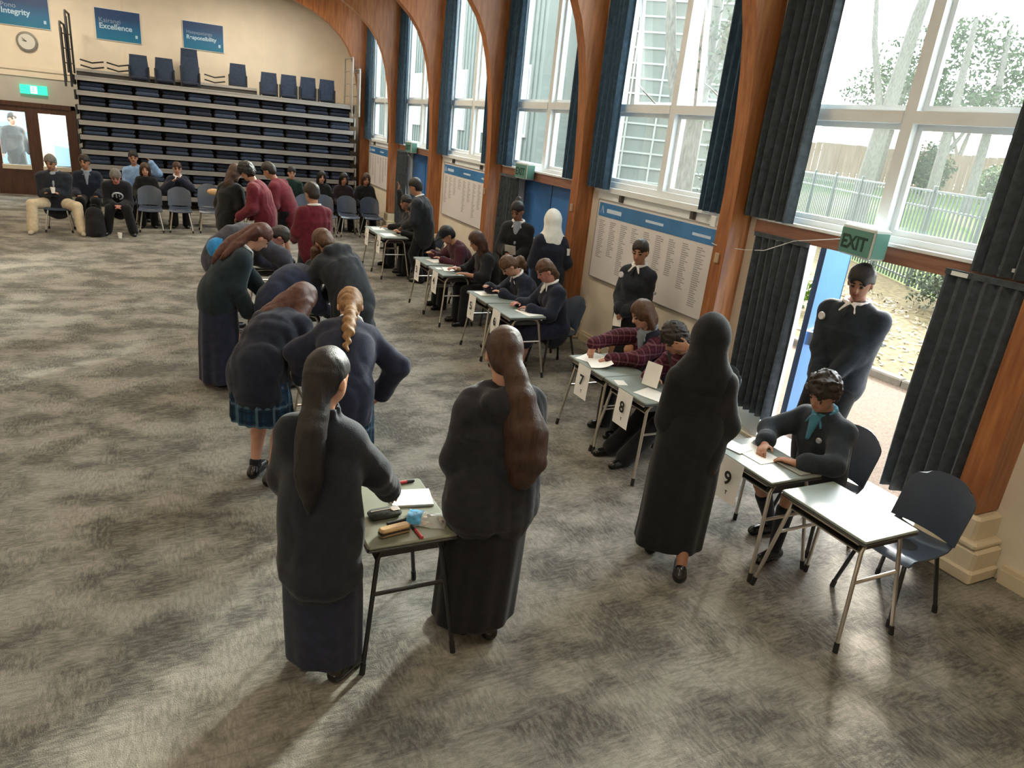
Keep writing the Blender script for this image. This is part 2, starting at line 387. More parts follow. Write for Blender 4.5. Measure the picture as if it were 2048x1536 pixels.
def top(J, m, name='sweater', th=.02, hem=.0, sleeve=1.0, seed=1, fold=.005, cuff=.0, hood=False, stand=0.0, wide=0.0, bottom=None, hemdir=None, r_el=.0):
    s = J.s; pr = torso(J, th)
    if hem:
        e = J.pel - (J.z if hemdir is None else hemdir) * hem; r0 = (.158 if J.sex == 'f' else .150) * s * J.fat
        pr.append(cone(J.pel, e, r0 + th, r0 + th + wide, .04, False, .76, J.fp))
        pr.append(loft([(e - J.z * .02, r0 + th + wide, (r0 + th + wide) * .78), (e + J.z * .05, r0 + th + wide, (r0 + th + wide) * .78)], .03, side=J.l))
        if hem > .3:      # a long coat hangs straight from the chest
            r1 = (.150 if J.sex == 'f' else .160) * s * J.fat + th
            pr.append(loft([(J.che + J.u1 * .02, r1 * .92, r1 * .70), (J.wai, r1 * .98, r1 * .76), (J.pel, r0 + th, (r0 + th) * .78), (e, r0 + th + wide, (r0 + th + wide) * .80)], .05, 7, .05, seed, side=J.l))
    for S, E, Wr in ((J.sl, J.el, J.wl), (J.sr, J.er, J.wr)):
        pr.append(cone(S, E, .050 * s * J.fat ** .5 + th * .8, .040 * s + th * .85 + r_el, .04))
        if sleeve > .5:
            t = (sleeve - .5) * 2; Wq = E + (Wr - E) * t
            pr.append(cone(E, Wq, .041 * s + th * .85 + r_el, .028 * s + th * .8, .03))
            if cuff: pr.append(cone(E + (Wq - E) * .88, Wq + (Wq - E) * .03, .030 * s + th + cuff, .030 * s + th + cuff, .006))
    if hood:
        c = J.nek - J.fv * .105 * s - J.u2 * .02; pr.append(ell(c, (.062, .135, .085), [J.fv, J.lv, J.u2], .02)); 
        for k in (1, -1): pr.append(cone(c + J.lv * k * .10 + J.u2 * .03, J.nek + J.fv * .05 * s + J.lv * k * .075 - J.u2 * .01, .040, .026, .02))
    if stand: 
        for i in range(9):
            an = i * PI * 2 / 9; p = J.nek + (J.fv * math.cos(an) * .95 + J.lv * math.sin(an)) * .068 * s + J.u2 * .0
            pr.append(cone(p, p + J.u2 * stand, .016, .012, .018))
    # neck opening
    pr.append(cone(J.nek - J.u2 * .004 * s + J.fv * .006, J.nek + J.u2 * .25 * s, .061 * s, .085 * s, .010, True))
    if bottom is not None: pass
    return sdf_mesh(name, pr, J.h, m, J.root, folds(fold * 1.45, 25, seed))
def collar(J, m, name='collar', r=.066, open_=True):
    r += .010; pr = []; n = 13
    for i in range(n):
        t = -PI * .93 + 2 * PI * .93 * i / (n - 1) if open_ else -PI + 2 * PI * i / n
        t2 = -PI * .93 + 2 * PI * .93 * (i + 1) / (n - 1)
        g = lambda t: J.nek + (-J.fv * math.cos(t) * .95 * r + J.lv * math.sin(t) * r) * J.s + J.u2 * (.046 - .030 * (1 + math.cos(t - PI)) * .5) * J.s
        if i < n - 1: pr.append(cone(g(t), g(t2), .017, .017, .006))
    for k in (1, -1):
        a = J.nek + J.fv * r * .98 * J.s + J.lv * k * .024 + J.u2 * .012; pr.append(cone(a, a + J.fv * .040 + J.lv * k * .040 - J.u2 * .060, .020, .010, .01, False, .6, J.fv))
    return sdf_mesh(name, pr, min(J.h, .008), m, J.root)
def vneck(J, m, name='shirt_front', w=.05, l_=.12):
    a = J.nek + J.fv * .092 * J.s; b = J.che + J.fv * (.128 * J.s * J.fat + .034) + J.u1 * (.19 * J.s - l_ - .02)
    return sdf_mesh(name, [cone(a + J.lv * w * .4, b, w * .48, min(.010, w * .3), .01, False, .8, J.fv), cone(a - J.lv * w * .4, b, w * .48, min(.010, w * .3), .01, False, .8, J.fv), cone(a, b, w * .6, min(.014, w * .4), .01, False, .7, J.fv)], min(J.h, .009), m, J.root)
def patch(J, m, name, at, r, nx=None, th=.010):
    "small round badge on the chest: at=(left, up from chest) "
    n = J.fv if nx is None else nx; u = nrm(J.u1 - n * (J.u1 @ n)); lv = np.cross(u, n)
    s_ = J.s; dep = math.sqrt(max(.2, 1 - (at[0] / .26) ** 2)) * .122 * s_ * J.fat + (.058 if J.sex == 'f' else .040); n = nrm(n + J.lv * at[0] * 2.2); u = nrm(J.u1 - n * (J.u1 @ n)); lv = np.cross(u, n)
    c = J.che + J.lv * at[0] + J.u1 * at[1] + n * dep
    mb = MB(); mb.lathe([(r * .6, -th), (r, -th * .5), (r, th * .3), (r * .85, th)], n=18, M=frame(lv, u, c - J.base))
    return mb.build(name, m, J.root, True)
def skirt(J, m, hem=.45, name='skirt', rb=.24, rt=None, pleat=14, amp=.05, topz=.10, ry=.8, seed=0, off=(0, 0), fold=.003):
    s = J.s; rt = rt or .155 * s * J.fat + .02; zt = J.pel[2] + topz * s; c0 = J.pel.copy(); mid = (J.al + J.ar) / 2
    b = np.array([mid[0], mid[1], 0]) + J.f * off[0] + J.l * off[1]
    cb = np.array([b[0], b[1], hem]); t = np.array([c0[0], c0[1], zt]) + J.f * topz * .4 * (J.u0 @ J.f)
    m1 = t * .78 + cb * .22; m2 = t * .45 + cb * .55; rh = max(rt * 1.16, rt * .7 + rb * .3)
    return sdf_mesh(name, [loft([(t, rt * .93, rt * .75), (m1, rh, rh * .82), (m2, (rh + rb) / 2 * 1.02, (rh + rb) / 2 * .84), (cb, rb, rb * ry)], .01, pleat, amp, seed, side=J.l)], J.h, m, J.root, folds(fold, 14, seed + 3))
def lap_skirt(J, m, name='skirt', th=.03, drop=.12):
    pr = []
    for Hp, K, A in ((J.hpl, J.kl, J.al), (J.hpr, J.kr, J.ar)):
        pr.append(cone(Hp, K, .095 * J.s + th, .065 * J.s + th, .06)); pr.append(cone(K, K + (A - K) * drop / .4, .065 * J.s + th, .062 * J.s + th, .05))
    pr.append(cone(J.hpl, J.hpr, .11 * J.s + th, .11 * J.s + th, .06)); pr.append(cone((J.kl + J.hpl) / 2, (J.kr + J.hpr) / 2, .08 * J.s, .08 * J.s, .08))
    return sdf_mesh(name, pr, J.h, m, J.root, folds(.004, 22, 5))
def trousers(J, m, name='trousers', th=.018, length=1.0, ank=.02, seed=2):
    s = J.s; tp = min(th, .008); pr = [cone(J.pel + J.u0 * .05 * s, J.pel - J.z * .02, .128 * s * J.fat + tp, .146 * s * J.fat + tp, .05, False, .70, J.fp), cone(J.hpl, J.hpr, .092 * s * J.fat ** .5 + tp, .092 * s * J.fat ** .5 + tp, .04)]
    for Hp, K, A in ((J.hpl, J.kl, J.al), (J.hpr, J.kr, J.ar)):
        pr.append(cone(Hp, Hp + (K - Hp) * min(1, length * 2), .088 * s * J.fat ** .6 + th, .088 * s * J.fat ** .6 + th + (.060 * s - .088 * s * J.fat ** .6) * min(1, length * 2), .04))
        if length > .5: pr.append(cone(K, K + (A - K) * (length - .5) * 2, .060 * s + th, .044 * s + th + ank, .03))
    return sdf_mesh(name, pr, J.h, m, J.root, folds(.005, 24, seed))
def shoes(J, m, name='shoe', sole=None):
    for A, t in ((J.al, J.tl), (J.ar, J.tr)):
        s = J.s; z = J.z; g = A - z * .085 * s
        pr = [cone(g + z * .040 * s - t * .045 * s, g + z * .036 * s + t * .135 * s, .043 * s, .036 * s, .02), cone(g + z * .05 * s - t * .03 * s, g + z * .075 * s - t * .02 * s, .042 * s, .040 * s, .02), cone(g + z * .05 * s + t * .02 * s, g + z * .03 * s + t * .16 * s, .038 * s, .030 * s, .02)]
        lo = g.copy()
        pf = P(lambda p, q=g[2] + .003: q - p[..., 2], g - .4, g + .4, .004)
        def f(p, pr=pr, zz=g[2]):
            d = pr[0].f(p)
            for r in pr[1:]: d = smin(d, r.f(p), .02)
            return np.maximum(d, zz + .004 - p[..., 2])
        sdf_mesh(name, [P(f, np.min([q.lo for q in pr], 0), np.max([q.hi for q in pr], 0), .0)], min(J.h, .009), m, J.root)
def socks(J, m, hgt=.12, name='sock'):
    for K, A in ((J.kl, J.al), (J.kr, J.ar)):
        e = nrm(K - A); sdf_mesh(name, [cone(A - e * .03, A + e * hgt, .041 * J.s, (.046 + .06 * hgt) * J.s, .01)], J.h, m, J.root)
def hairdo(J, style='short', m=None, tail=None, name='hair', amp=.004, lenf=1.0, seed=0, tailw=None):
    hs = J.hs; H = J.hc; f, u, l = J.ff, J.hu, J.hl; m = m or hairm(J.hairc); F = [f, l, u]; pr = []
    cut = ell(H + f * .122 * hs - u * .030 * hs, (.090 * hs, .070 * hs, .106 * hs), F, .012, True)
    if style in ('short', 'curly', 'tied'):
        g = .006 if style == 'tied' else (.02 if style == 'curly' else .012)
        pr = [ell(H + u * (.024 + g * .4) * hs - f * .012 * hs, ((.100 + g * .7) * hs, (.079 + g) * hs, (.104 + g) * hs), F, .02), ell(H - f * .062 * hs - u * .035 * hs, (.048 * hs, .066 * hs, .055 * hs), F, .03), cut]
        for k in (1, -1): pr.append(ell(H + l * k * .082 * hs + f * .004 * hs - u * .025 * hs, (.028 * hs, .026 * hs, .040 * hs), F, .008, True)); pr.append(ell(H + l * k * .075 * hs + f * .062 * hs - u * .05 * hs, (.075 * hs, .05 * hs, .085 * hs), F, .008, True))
    elif style == 'long':
        pr = [ell(H + u * .030 * hs - f * .012 * hs, (.108 * hs, .090 * hs, .110 * hs), F, .02), ell(H - f * .060 * hs - u * .06 * hs, (.060 * hs, .085 * hs, .09 * hs), F, .03), cut]
        for k in (1, -1): pr.append(cone(H + l * k * .074 * hs + u * .02 - f * .015, H + l * k * .080 * hs - u * .12 * hs - f * .02, .030 * hs, .030 * hs, .02))
    if tail:
        for chain in tail:
            k = .02
            for (p0, r0), (p1, r1) in zip(chain[:-1], chain[1:]): pr.append(cone(H + J.V(p0), H + J.V(p1), r0, r1, k))
    for chain in (tailw or []):
        for (p0, r0), (p1, r1) in zip(chain[:-1], chain[1:]): pr.append(cone(p0, p1, r0, r1, .02))
    return sdf_mesh(name, pr, min(J.h, .009), m, J.root, folds(amp if style != 'curly' else .012, 60 if style != 'curly' else 90, seed))
def hijab(J, m, open_=True, drape=.16, name='headscarf', seed=3):
    hs = J.hs; H = J.hc; f, u, l = J.ff, J.hu, J.hl; F = [f, l, u]
    pr = [ell(H + u * .022 * hs - f * .012 * hs, (.118 * hs, .098 * hs, .118 * hs), F, .03), cone(H - u * .02 - f * .015, J.nek + J.u2 * .02, .100 * hs, .108, .05), cone(J.nek + J.u2 * .02, J.nek - J.u2 * .08, .108, .165, .05, False, .80, J.fv),
          ell(J.nek - J.u2 * drape * .4 + J.fv * .01, (.12, .185, drape * .85), [J.fv, J.lv, J.u2], .05)]
    if open_: pr.append(ell(H + f * .105 * hs - u * .022 * hs, (.06 * hs, .060 * hs, .085 * hs), F, .012, True))
    return sdf_mesh(name, pr, J.h, m, J.root, folds(.005, 34, seed))

def spine_tail(J, length, rad, side=0.0, th=.035, n=14, start=(-.085, .02)):
    "world points of a tail that leaves the back of the head and lies down the back"
    q = J.fat ** .5; K = [J.hc + J.ff * start[0] + J.hu * start[1], J.hb - J.fv * .075 + J.hu * .0, J.nek - J.fv * (.085 + th) + J.lv * side * .4, J.che - J.fv * (.118 * q * J.s + th) + J.lv * side, J.wai - J.fv * (.112 * q * J.s + th) + J.lv * side * 1.2, J.pel - J.fv * (.13 * J.s + th) + J.lv * side * 1.3]
    K = np.array(K); d = np.r_[0, np.cumsum(np.linalg.norm(np.diff(K, axis=0), axis=1))]; out = []
    for i in range(n):
        t = i / (n - 1); w = np.clip(length * t, 0, d[-1]); out.append((np.array([np.interp(w, d, K[:, k]) for k in range(3)]), rad(t, i)))
    return out
# ------------------------------------------------------------------ room
def struct(name, mb, m, parent=None, smooth=False, bevel=0):
    o = mb.build(name, m, parent, smooth, bevel)
    if parent is None: o['kind'] = 'structure'
    return o
XW, XO, YE, ZC, XL, YB = 5.2, 5.42, 21.2, 6.2, -5.2, -3.0
PITCH = 2.94
def colY(k): return 2.37 + PITCH * k
def carpet():
    m = bpy.data.materials.new('carpet'); m.use_nodes = True; nt = m.node_tree; N = nt.nodes; L = nt.links; b = N['Principled BSDF']
    b.inputs['Roughness'].default_value = .93; b.inputs['Specular IOR Level'].default_value = .25
    tc = N.new('ShaderNodeTexCoord')
    def noise(sc, stretch, det, lo, hi, rz=0):
        mp = N.new('ShaderNodeMapping'); mp.inputs['Scale'].default_value = stretch; mp.inputs['Rotation'].default_value[2] = rz; L.new(tc.outputs['Object'], mp.inputs['Vector'])
        t = N.new('ShaderNodeTexNoise'); t.inputs['Scale'].default_value = sc; t.inputs['Detail'].default_value = det; t.inputs['Roughness'].default_value = .62; L.new(mp.outputs['Vector'], t.inputs['Vector'])
        r = N.new('ShaderNodeMapRange'); r.inputs['From Min'].default_value = lo; r.inputs['From Max'].default_value = hi; L.new(t.outputs['Fac'], r.inputs['Value']); return r.outputs['Result']
    big = noise(1.9, (1.0, 1.35, 1), 6, .41, .59); da = noise(15, (1, 3.6, 1), 5, .42, .60, .03); db = noise(15, (3.6, 1, 1), 5, .42, .60, .03); sel = noise(2.6, (1, 1, 1), 2, .47, .53); wa = noise(60, (1, 4, 1), 3, .40, .62); wb = noise(60, (4, 1, 1), 3, .40, .62); fine = noise(160, (1, 1, 1), 2, .3, .7)
    def mul(a, c, f):
        x = N.new('ShaderNodeMix'); x.data_type = 'FLOAT'; L.new(a, x.inputs[2]); L.new(c, x.inputs[3])
        if isinstance(f, float): x.inputs[0].default_value = f
        else: L.new(f, x.inputs[0])
        return x.outputs[0]
    s = mul(mul(big, mul(da, db, sel), .36), mul(mul(wa, wb, sel), fine, .3), .22)
    r = N.new('ShaderNodeValToRGB'); e = r.color_ramp.elements; e[0].position = .12; e[0].color = (.082, .079, .070, 1); e[1].position = .85; e[1].color = (.295, .279, .244, 1)
    L.new(s, r.inputs['Fac'])
    br = N.new('ShaderNodeTexBrick'); br.offset = .5; br.inputs['Color1'].default_value = br.inputs['Color2'].default_value = (1, 1, 1, 1); br.inputs['Mortar'].default_value = (.84, .84, .84, 1); br.inputs['Scale'].default_value = 1
    br.inputs['Mortar Size'].default_value = .004; br.inputs['Brick Width'].default_value = 1.0; br.inputs['Row Height'].default_value = .25; L.new(tc.outputs['Object'], br.inputs['Vector'])
    mx = N.new('ShaderNodeMix'); mx.data_type = 'RGBA'; mx.blend_type = 'MULTIPLY'; mx.inputs[0].default_value = 1; L.new(r.outputs['Color'], mx.inputs[6]); L.new(br.outputs['Color'], mx.inputs[7]); L.new(mx.outputs[2], b.inputs['Base Color'])
    bp = N.new('ShaderNodeBump'); bp.inputs['Strength'].default_value = .5; bp.inputs['Distance'].default_value = .006; L.new(fine, bp.inputs['Height']); L.new(bp.outputs['Normal'], b.inputs['Normal'])
    return m
WALL = mat('wall_paint', (.74, .675, .565), rough=.7, noise=.05, nscale=2.5, bump=.08, bscale=60)
WALL2 = mat('wall_paint_grey', (.46, .455, .43), rough=.7, noise=.05, nscale=3)
WHITE = mat('white_paint', (.74, .79, .82), rough=.35, noise=.03, nscale=6)
CREAM = mat('cream_paint', (.66, .57, .42), rough=.5, noise=.05, nscale=6)
CEIL = mat('ceiling_paint', (.75, .73, .68), rough=.8)
def woodmat(name, c1, c2, rough=.38, st=(9, 9, .8)):
    return mat(name, c1, rough=rough, col2=c2, nscale=3.2, stretch=st, bump=.06, bscale=12)
TIMBER = woodmat('laminated_timber', (.23, .080, .027), (.41, .165, .058))
DOORWOOD = woodmat('door_wood', (.045, .018, .012), (.085, .035, .022))
BEAMW = woodmat('beam_wood', (.20, .085, .055), (.30, .15, .10), st=(9, .8, 9))
GLASS = None
def glassmat():
    m = bpy.data.materials.new('window_glass'); m.use_nodes = True; nt = m.node_tree; N = nt.nodes; L = nt.links; N.remove(N['Principled BSDF']); out = N['Material Output']
    t = N.new('ShaderNodeBsdfTransparent'); t.inputs['Color'].default_value = (.92, .97, .96, 1); g = N.new('ShaderNodeBsdfGlossy'); g.inputs['Roughness'].default_value = .03
    d = N.new('ShaderNodeBsdfTranslucent'); d.inputs['Color'].default_value = (.85, .93, .95, 1)
    mx = N.new('ShaderNodeMixShader'); mx.inputs[0].default_value = .05; L.new(t.outputs[0], mx.inputs[1]); L.new(g.outputs[0], mx.inputs[2])
    tc = N.new('ShaderNodeTexCoord'); n = N.new('ShaderNodeTexNoise'); n.inputs['Scale'].default_value = 3; L.new(tc.outputs['Object'], n.inputs['Vector'])
    mr = N.new('ShaderNodeMapRange'); mr.inputs['To Min'].default_value = .004; mr.inputs['To Max'].default_value = .016; L.new(n.outputs['Fac'], mr.inputs['Value'])
    m2 = N.new('ShaderNodeMixShader'); L.new(mr.outputs['Result'], m2.inputs[0]); L.new(mx.outputs[0], m2.inputs[1]); L.new(d.outputs[0], m2.inputs[2]); L.new(m2.outputs[0], out.inputs['Surface'])
    return m
GLASS = glassmat()
mb = MB(); mb.box(XL, XW + .25, YB, YE + .3, -.12, 0); struct('floor', mb, carpet())
mb = MB(); mb.box(XL - .2, XO, YB - .2, YE + .2, ZC, ZC + .15); struct('ceiling', mb, CEIL)
DOORBAYS = (0, 2, 4)
SILL, WTOP = 2.10, 5.25
mb = MB()
mb.box(XW, XO, YB, colY(0) - .15, 0, ZC)          # blank bay beside the camera
for k in range(0, 7):
    c = colY(k); mb.box(XW, XO, c - .15, c + .30, 0, ZC)
    lo = c + .30; hi = colY(k + 1) - .15 if k < 6 else YE
    if k == 6: mb.box(XW, XO, lo, hi, 0, ZC); continue
    mb.box(XW, XO, lo, hi, WTOP, ZC)
    if k not in DOORBAYS: mb.box(XW, XO, lo, hi, 0, SILL - .06)
struct('wall_right', mb, WALL)
# end wall with door opening
DX0, DX1, DH = -3.52, -1.86, 2.05
mb = MB(); mb.box(XL, DX0, YE, YE + .2, 0, 2.9); mb.box(DX1, XO, YE, YE + .2, 0, 2.9); mb.box(DX0, DX1, YE, YE + .2, DH, 2.9)
we = struct('wall_end', mb, WALL2)
mb = MB(); mb.box(XL, XO, YE, YE + .2, 2.9, ZC); mb.build('upper_wall', WALL, we)
mb = MB(); mb.box(XL, -1.6, YE - .05, YE, 2.86, 2.95); mb.box(XL, -1.6, YE - .025, YE, 2.72, 2.86); struct('trim_1', mb, WALL)
mb = MB(); mb.box(1.0, 1.02, YE - .012, YE, 2.95, ZC); mb.box(-.6, -.58, YE - .012, YE, 2.95, ZC); mb.box(2.7, 2.72, YE - .012, YE, 2.95, ZC); struct('trim_2', mb, WALL)
# opposite wall and back wall
mb = MB()
for k in range(-2, 7):
    c = colY(k); mb.box(XL - .2, XL, c - .3, min(colY(k + 1) - .3, YE), 0, ZC)
struct('wall_left', mb, WALL)
mb = MB(); mb.box(XL, XO, YB - .2, YB, 0, ZC); struct('wall_back', mb, WALL)
mb = MB(); z0, z1 = 0, .13
def base_seg(y0, y1): mb.box(XW - .022, XW, y0, y1, z0, z1); mb.box(XW - .045, XW - .022, y0, y1, z0, .10); mb.box(XW - .03, XW - .022, y0, y1, .10, .13)
base_seg(YB, colY(0) - .17)
for k in range(7):
    if k not in DOORBAYS: base_seg(colY(k) + .35, (colY(k + 1) - .17) if k < 6 else YE)
struct('baseboard_right', mb, CREAM)
mb = MB(); mb.box(DX1 + .08, XW, YE - .03, YE, 0, .12); mb.box(XL, DX0 - .08, YE - .03, YE, 0, .12); struct('baseboard_end', mb, WALL2)
# laminated arch columns on plinths
ARCH_IN = [(4.95, .48), (4.95, 1.6), (4.95, 2.3), (4.915, 2.9), (4.865, 3.35), (4.80, 3.7), (4.71, 4.0), (4.58, 4.27), (4.40, 4.50), (4.12, 4.74), (3.75, 4.96), (3.2, 5.17), (2.4, 5.38), (1.4, 5.55), (0, 5.65)]
ARCH_OUT = [(5.2, .48), (5.2, 1.6), (5.2, 2.3), (5.2, 2.9), (5.2, 3.35), (5.2, 3.7), (5.2, 4.1), (5.2, 4.5), (5.2, 4.9), (5.2, 5.4), (4.6, 5.75), (3.6, 5.95), (2.6, 6.1), (1.5, 6.17), (0, 6.18)]
def arch(k):
    y0 = colY(k); r = empty('arch_column', (XW - .12, y0 + .09, 0)); r['kind'] = 'structure'
    mb = MB()
    for sx in (1, -1):
        n = len(ARCH_IN); V = []
        for (a, za), (b, zb) in zip(ARCH_IN, ARCH_OUT):
            V += [(sx * a, y0, za), (sx * b, y0, zb), (sx * b, y0 + .18, zb), (sx * a, y0 + .18, za)]
        F = [(0, 1, 2, 3)]
        for i in range(n - 1):
            for q in range(4): F.append((i * 4 + q, i * 4 + (q + 1) % 4, i * 4 + 4 + (q + 1) % 4, i * 4 + 4 + q))
        mb.add([(x - r.location.x, y - r.location.y, z) for x, y, z in V], F)
    o = mb.build('arch_rib', TIMBER, r, smooth=True)
    mb = MB(); ox, oy = r.location.x, r.location.y
    mb.rbox(4.89 - ox, XW - ox, y0 - .12 - oy, y0 + .36 - oy, 0, .25, .02); mb.rbox(4.87 - ox, XW - ox, y0 - .14 - oy, y0 + .38 - oy, 0, .10, .015)
    mb.rbox(4.92 - ox, XW - ox, y0 - .05 - oy, y0 + .27 - oy, .25, .47, .02); mb.rbox(4.885 - ox, XW - ox, y0 - .10 - oy, y0 + .33 - oy, .25, .30, .015)
    mb.build('plinth', CREAM, r)
    return r
for k in range(0, 7): arch(k)
# windows: frames, mullions, transom, casements with glass, in every bay of the right wall
def window(k):
    lo = colY(k) + .30; hi = colY(k + 1) - .15; w = empty('window_%d' % (k + 1), (XW + .1, (lo + hi) / 2, SILL)); w['kind'] = 'structure'
    ox, oy, oz = w.location; mid = (lo + hi) / 2; zt = 3.05
    B = lambda m_, x0, x1, y0, y1, z0, z1: m_.box(x0 - ox, x1 - ox, y0 - oy, y1 - oy, z0 - oz, z1 - oz)
    f = MB()
    B(f, 5.24, 5.36, lo, lo + .07, SILL, WTOP); B(f, 5.24, 5.36, hi - .07, hi, SILL, WTOP); B(f, 5.22, 5.36, lo + .07, hi - .07, SILL, SILL + .07); B(f, 5.24, 5.36, lo + .07, hi - .07, WTOP - .07, WTOP)
    B(f, 5.215, 5.38, mid - .05, mid + .05, SILL + .07, WTOP - .07); B(f, 5.205, 5.375, lo + .07, mid - .05, zt - .04, zt + .05); B(f, 5.205, 5.375, mid + .05, hi - .07, zt - .04, zt + .05)
    f.build('window_frame', WHITE, w)
    if k not in DOORBAYS:
        s = MB(); B(s, XW - .06, 5.3, lo - .02, hi + .02, SILL - .065, SILL); B(s, XW - .015, XW, lo, hi, SILL - .17, SILL - .065); s.build('window_sill', WHITE, w)
        c = MB()
        for yy in (lo + .5, hi - .6): B(c, XW - .06, XW - .015, yy, yy + .05, SILL - .15, SILL - .07)
        c.build('sill_bracket', mat('bracket_metal', (.10, .09, .08), rough=.4, metal=.6), w)
    for (a, b, z0, z1, tilt) in ((lo + .07, mid - .05, SILL + .07, zt - .04, 0), (mid + .05, hi - .07, SILL + .07, zt - .04, 0), (lo + .07, mid - .05, zt + .05, WTOP - .07, 1), (mid + .05, hi - .07, zt + .05, WTOP - .07, 1)):
        cs = MB(); t = .045; sh = 0.10 * (k == 1) * tilt      # awning sashes of the second window stand slightly open
        M = Matrix.Translation((5.30 - ox, 0, z1 - oz)) @ Matrix.Rotation(-sh, 4, 'Y') @ Matrix.Translation((0, 0, -(z1 - oz)))
        for (y0, y1, q0, q1) in ((a, a + t, z0, z1), (b - t, b, z0, z1), (a + t, b - t, z0, z0 + t), (a + t, b - t, z1 - t, z1)): cs.box(-.02, .02, y0 - oy, y1 - oy, q0 - oz, q1 - oz, 0, M)
        so = cs.build('sash', WHITE, w)
        g = MB(); g.box(-.003, .003, a + t - oy, b - t - oy, z0 + t - oz, z1 - t - oz, 0, M); g.build('pane', GLASS, so)
        if k == 1 and tilt:
            st = MB(); yy = (a + b) / 2 - oy; st.tube([(5.21 - ox, yy - .28, zt + .06 - oz), (5.17 - ox, yy - .05, zt + .20 - oz), (5.30 - ox, yy + .25, zt + .28 - oz)], .008); st.build('window_stay', mat('stay_metal', (.25, .24, .22), rough=.35, metal=.8), w)
for k in range(6): window(k)
# door bays: transom beam, frame, sidelight and door leaves
BLUE = mat('blue_door_paint', (.050, .17, .46), rough=.35, noise=.06, nscale=5)
STEEL = mat('brushed_steel', (.62, .62, .62), rough=.3, metal=1.0)
def doorway(k, n, opened):
    lo = colY(k) + .30; hi = colY(k + 1) - .15; d = empty('door_%d' % n, (XW + .1, (lo + hi) / 2, 0)); d['kind'] = 'structure'; ox, oy, _ = d.location
    B = lambda m_, x0, x1, y0, y1, z0, z1: m_.box(x0 - ox, x1 - ox, y0 - oy, y1 - oy, z0, z1)
    b = MB(); B(b, 5.14, 5.40, lo - .02, hi + .02, SILL - .13, SILL - .005); b.build('transom_beam', BEAMW, d)
    b = MB(); B(b, 5.12, 5.38, lo - .01, hi + .01, SILL - .005, SILL + .02); b.build('transom_cap', WHITE, d)
    dj = hi - .53
    f = MB(); B(f, 5.2, 5.36, hi - .07, hi, 0, SILL - .13); B(f, 5.2, 5.40, dj, dj + .10, 0, SILL - .13); B(f, 5.2, 5.36, lo, lo + .10, 0, SILL - .13); B(f, 5.25, 5.33, dj + .1, hi - .07, 0, .30)
    B(f, 5.25, 5.33, dj + .1, hi - .07, .9, .96); f.build('door_frame', WHITE, d)
    g = MB(); B(g, 5.285, 5.291, dj + .1, hi - .07, .30, SILL - .13); g.build('sidelight_pane', GLASS, d)
    th = MB(); B(th, 5.16, 5.55, lo, hi, 0, .025); th.build('threshold', mat('threshold_concrete', (.62, .55, .42), rough=.8, noise=.15, nscale=14), d)
    Wd = dj - lo - .1
    def leaf(hx, hy, ang, wd, hs):
        q = MB(); M = Matrix.Translation((hx - ox, hy - oy, 0)) @ Matrix.Rotation(ang, 4, 'Z')
        q.box(0, wd, -.022, .022, .03, SILL - .14, 0, M)
        lf = q.build('door_leaf', BLUE, d)
        e = MB(); e.box(-.012, .0, -.026, .026, .03, SILL - .14, 0, M); e.box(wd, wd + .012, -.026, .026, .03, SILL - .14, 0, M); e.build('leaf_edge', mat('door_edge', (.015, .03, .06), rough=.5), lf)
        h = MB()
        for z in (1.03, 1.10): h.tube([M @ Vector((.08, hs * .06, z)), M @ Vector((wd - .08, hs * .06, z))], .016)
        for x in (.08, wd - .08): h.box(x - .03, x + .03, min(0, hs * .075), max(0, hs * .075), 1.0, 1.13, 0, M)
        h.build('push_bar', STEEL, lf)
    if opened:
        leaf(5.455, dj - .04, math.atan2(.36, .80), .88, -1)
        leaf(5.455, lo + .10, R(-75), .88, 1)
    else:
        leaf(5.33, lo + .11, R(90), Wd / 2 - .01, 1); leaf(5.33, lo + .11 + Wd / 2, R(90), Wd / 2 - .01, 1)
doorway(0, 1, True); doorway(2, 2, False); doorway(4, 3, False)
# glazed timber double doors in the end wall
d = empty('door_4', ((DX0 + DX1) / 2, YE, 0)); d['kind'] = 'structure'; ox = d.location.x
f = MB(); f.box(DX0 - .08 - ox, DX0 - ox, -.06, .1, 0, DH + .1); f.box(DX1 - ox, DX1 + .08 - ox, -.06, .1, 0, DH + .1); f.box(DX0 - .08 - ox, DX1 + .08 - ox, -.06, .1, DH, DH + .1); f.build('door_frame', DOORWOOD, d)
for i in (0, 1):
    x0 = DX0 - ox + i * (DX1 - DX0) / 2; x1 = x0 + (DX1 - DX0) / 2; q = MB()
    q.box(x0, x0 + .13, -.03, .03, 0, DH); q.box(x1 - .13, x1, -.03, .03, 0, DH); q.box(x0 + .13, x1 - .13, -.03, .03, 0, .62); q.box(x0 + .13, x1 - .13, -.03, .03, DH - .13, DH)
    lf = q.build('door_leaf', DOORWOOD, d); g = MB(); g.box(x0 + .13, x1 - .13, -.004, .004, .62, DH - .13); g.build('glass_pane', GLASS, lf)
    h = MB(); h.box(x0 + .12, x1 - .12, -.075, -.045, .60, .70); h.build('kick_rail', mat('rail_brass', (.72, .66, .55), rough=.35, metal=.6), lf)
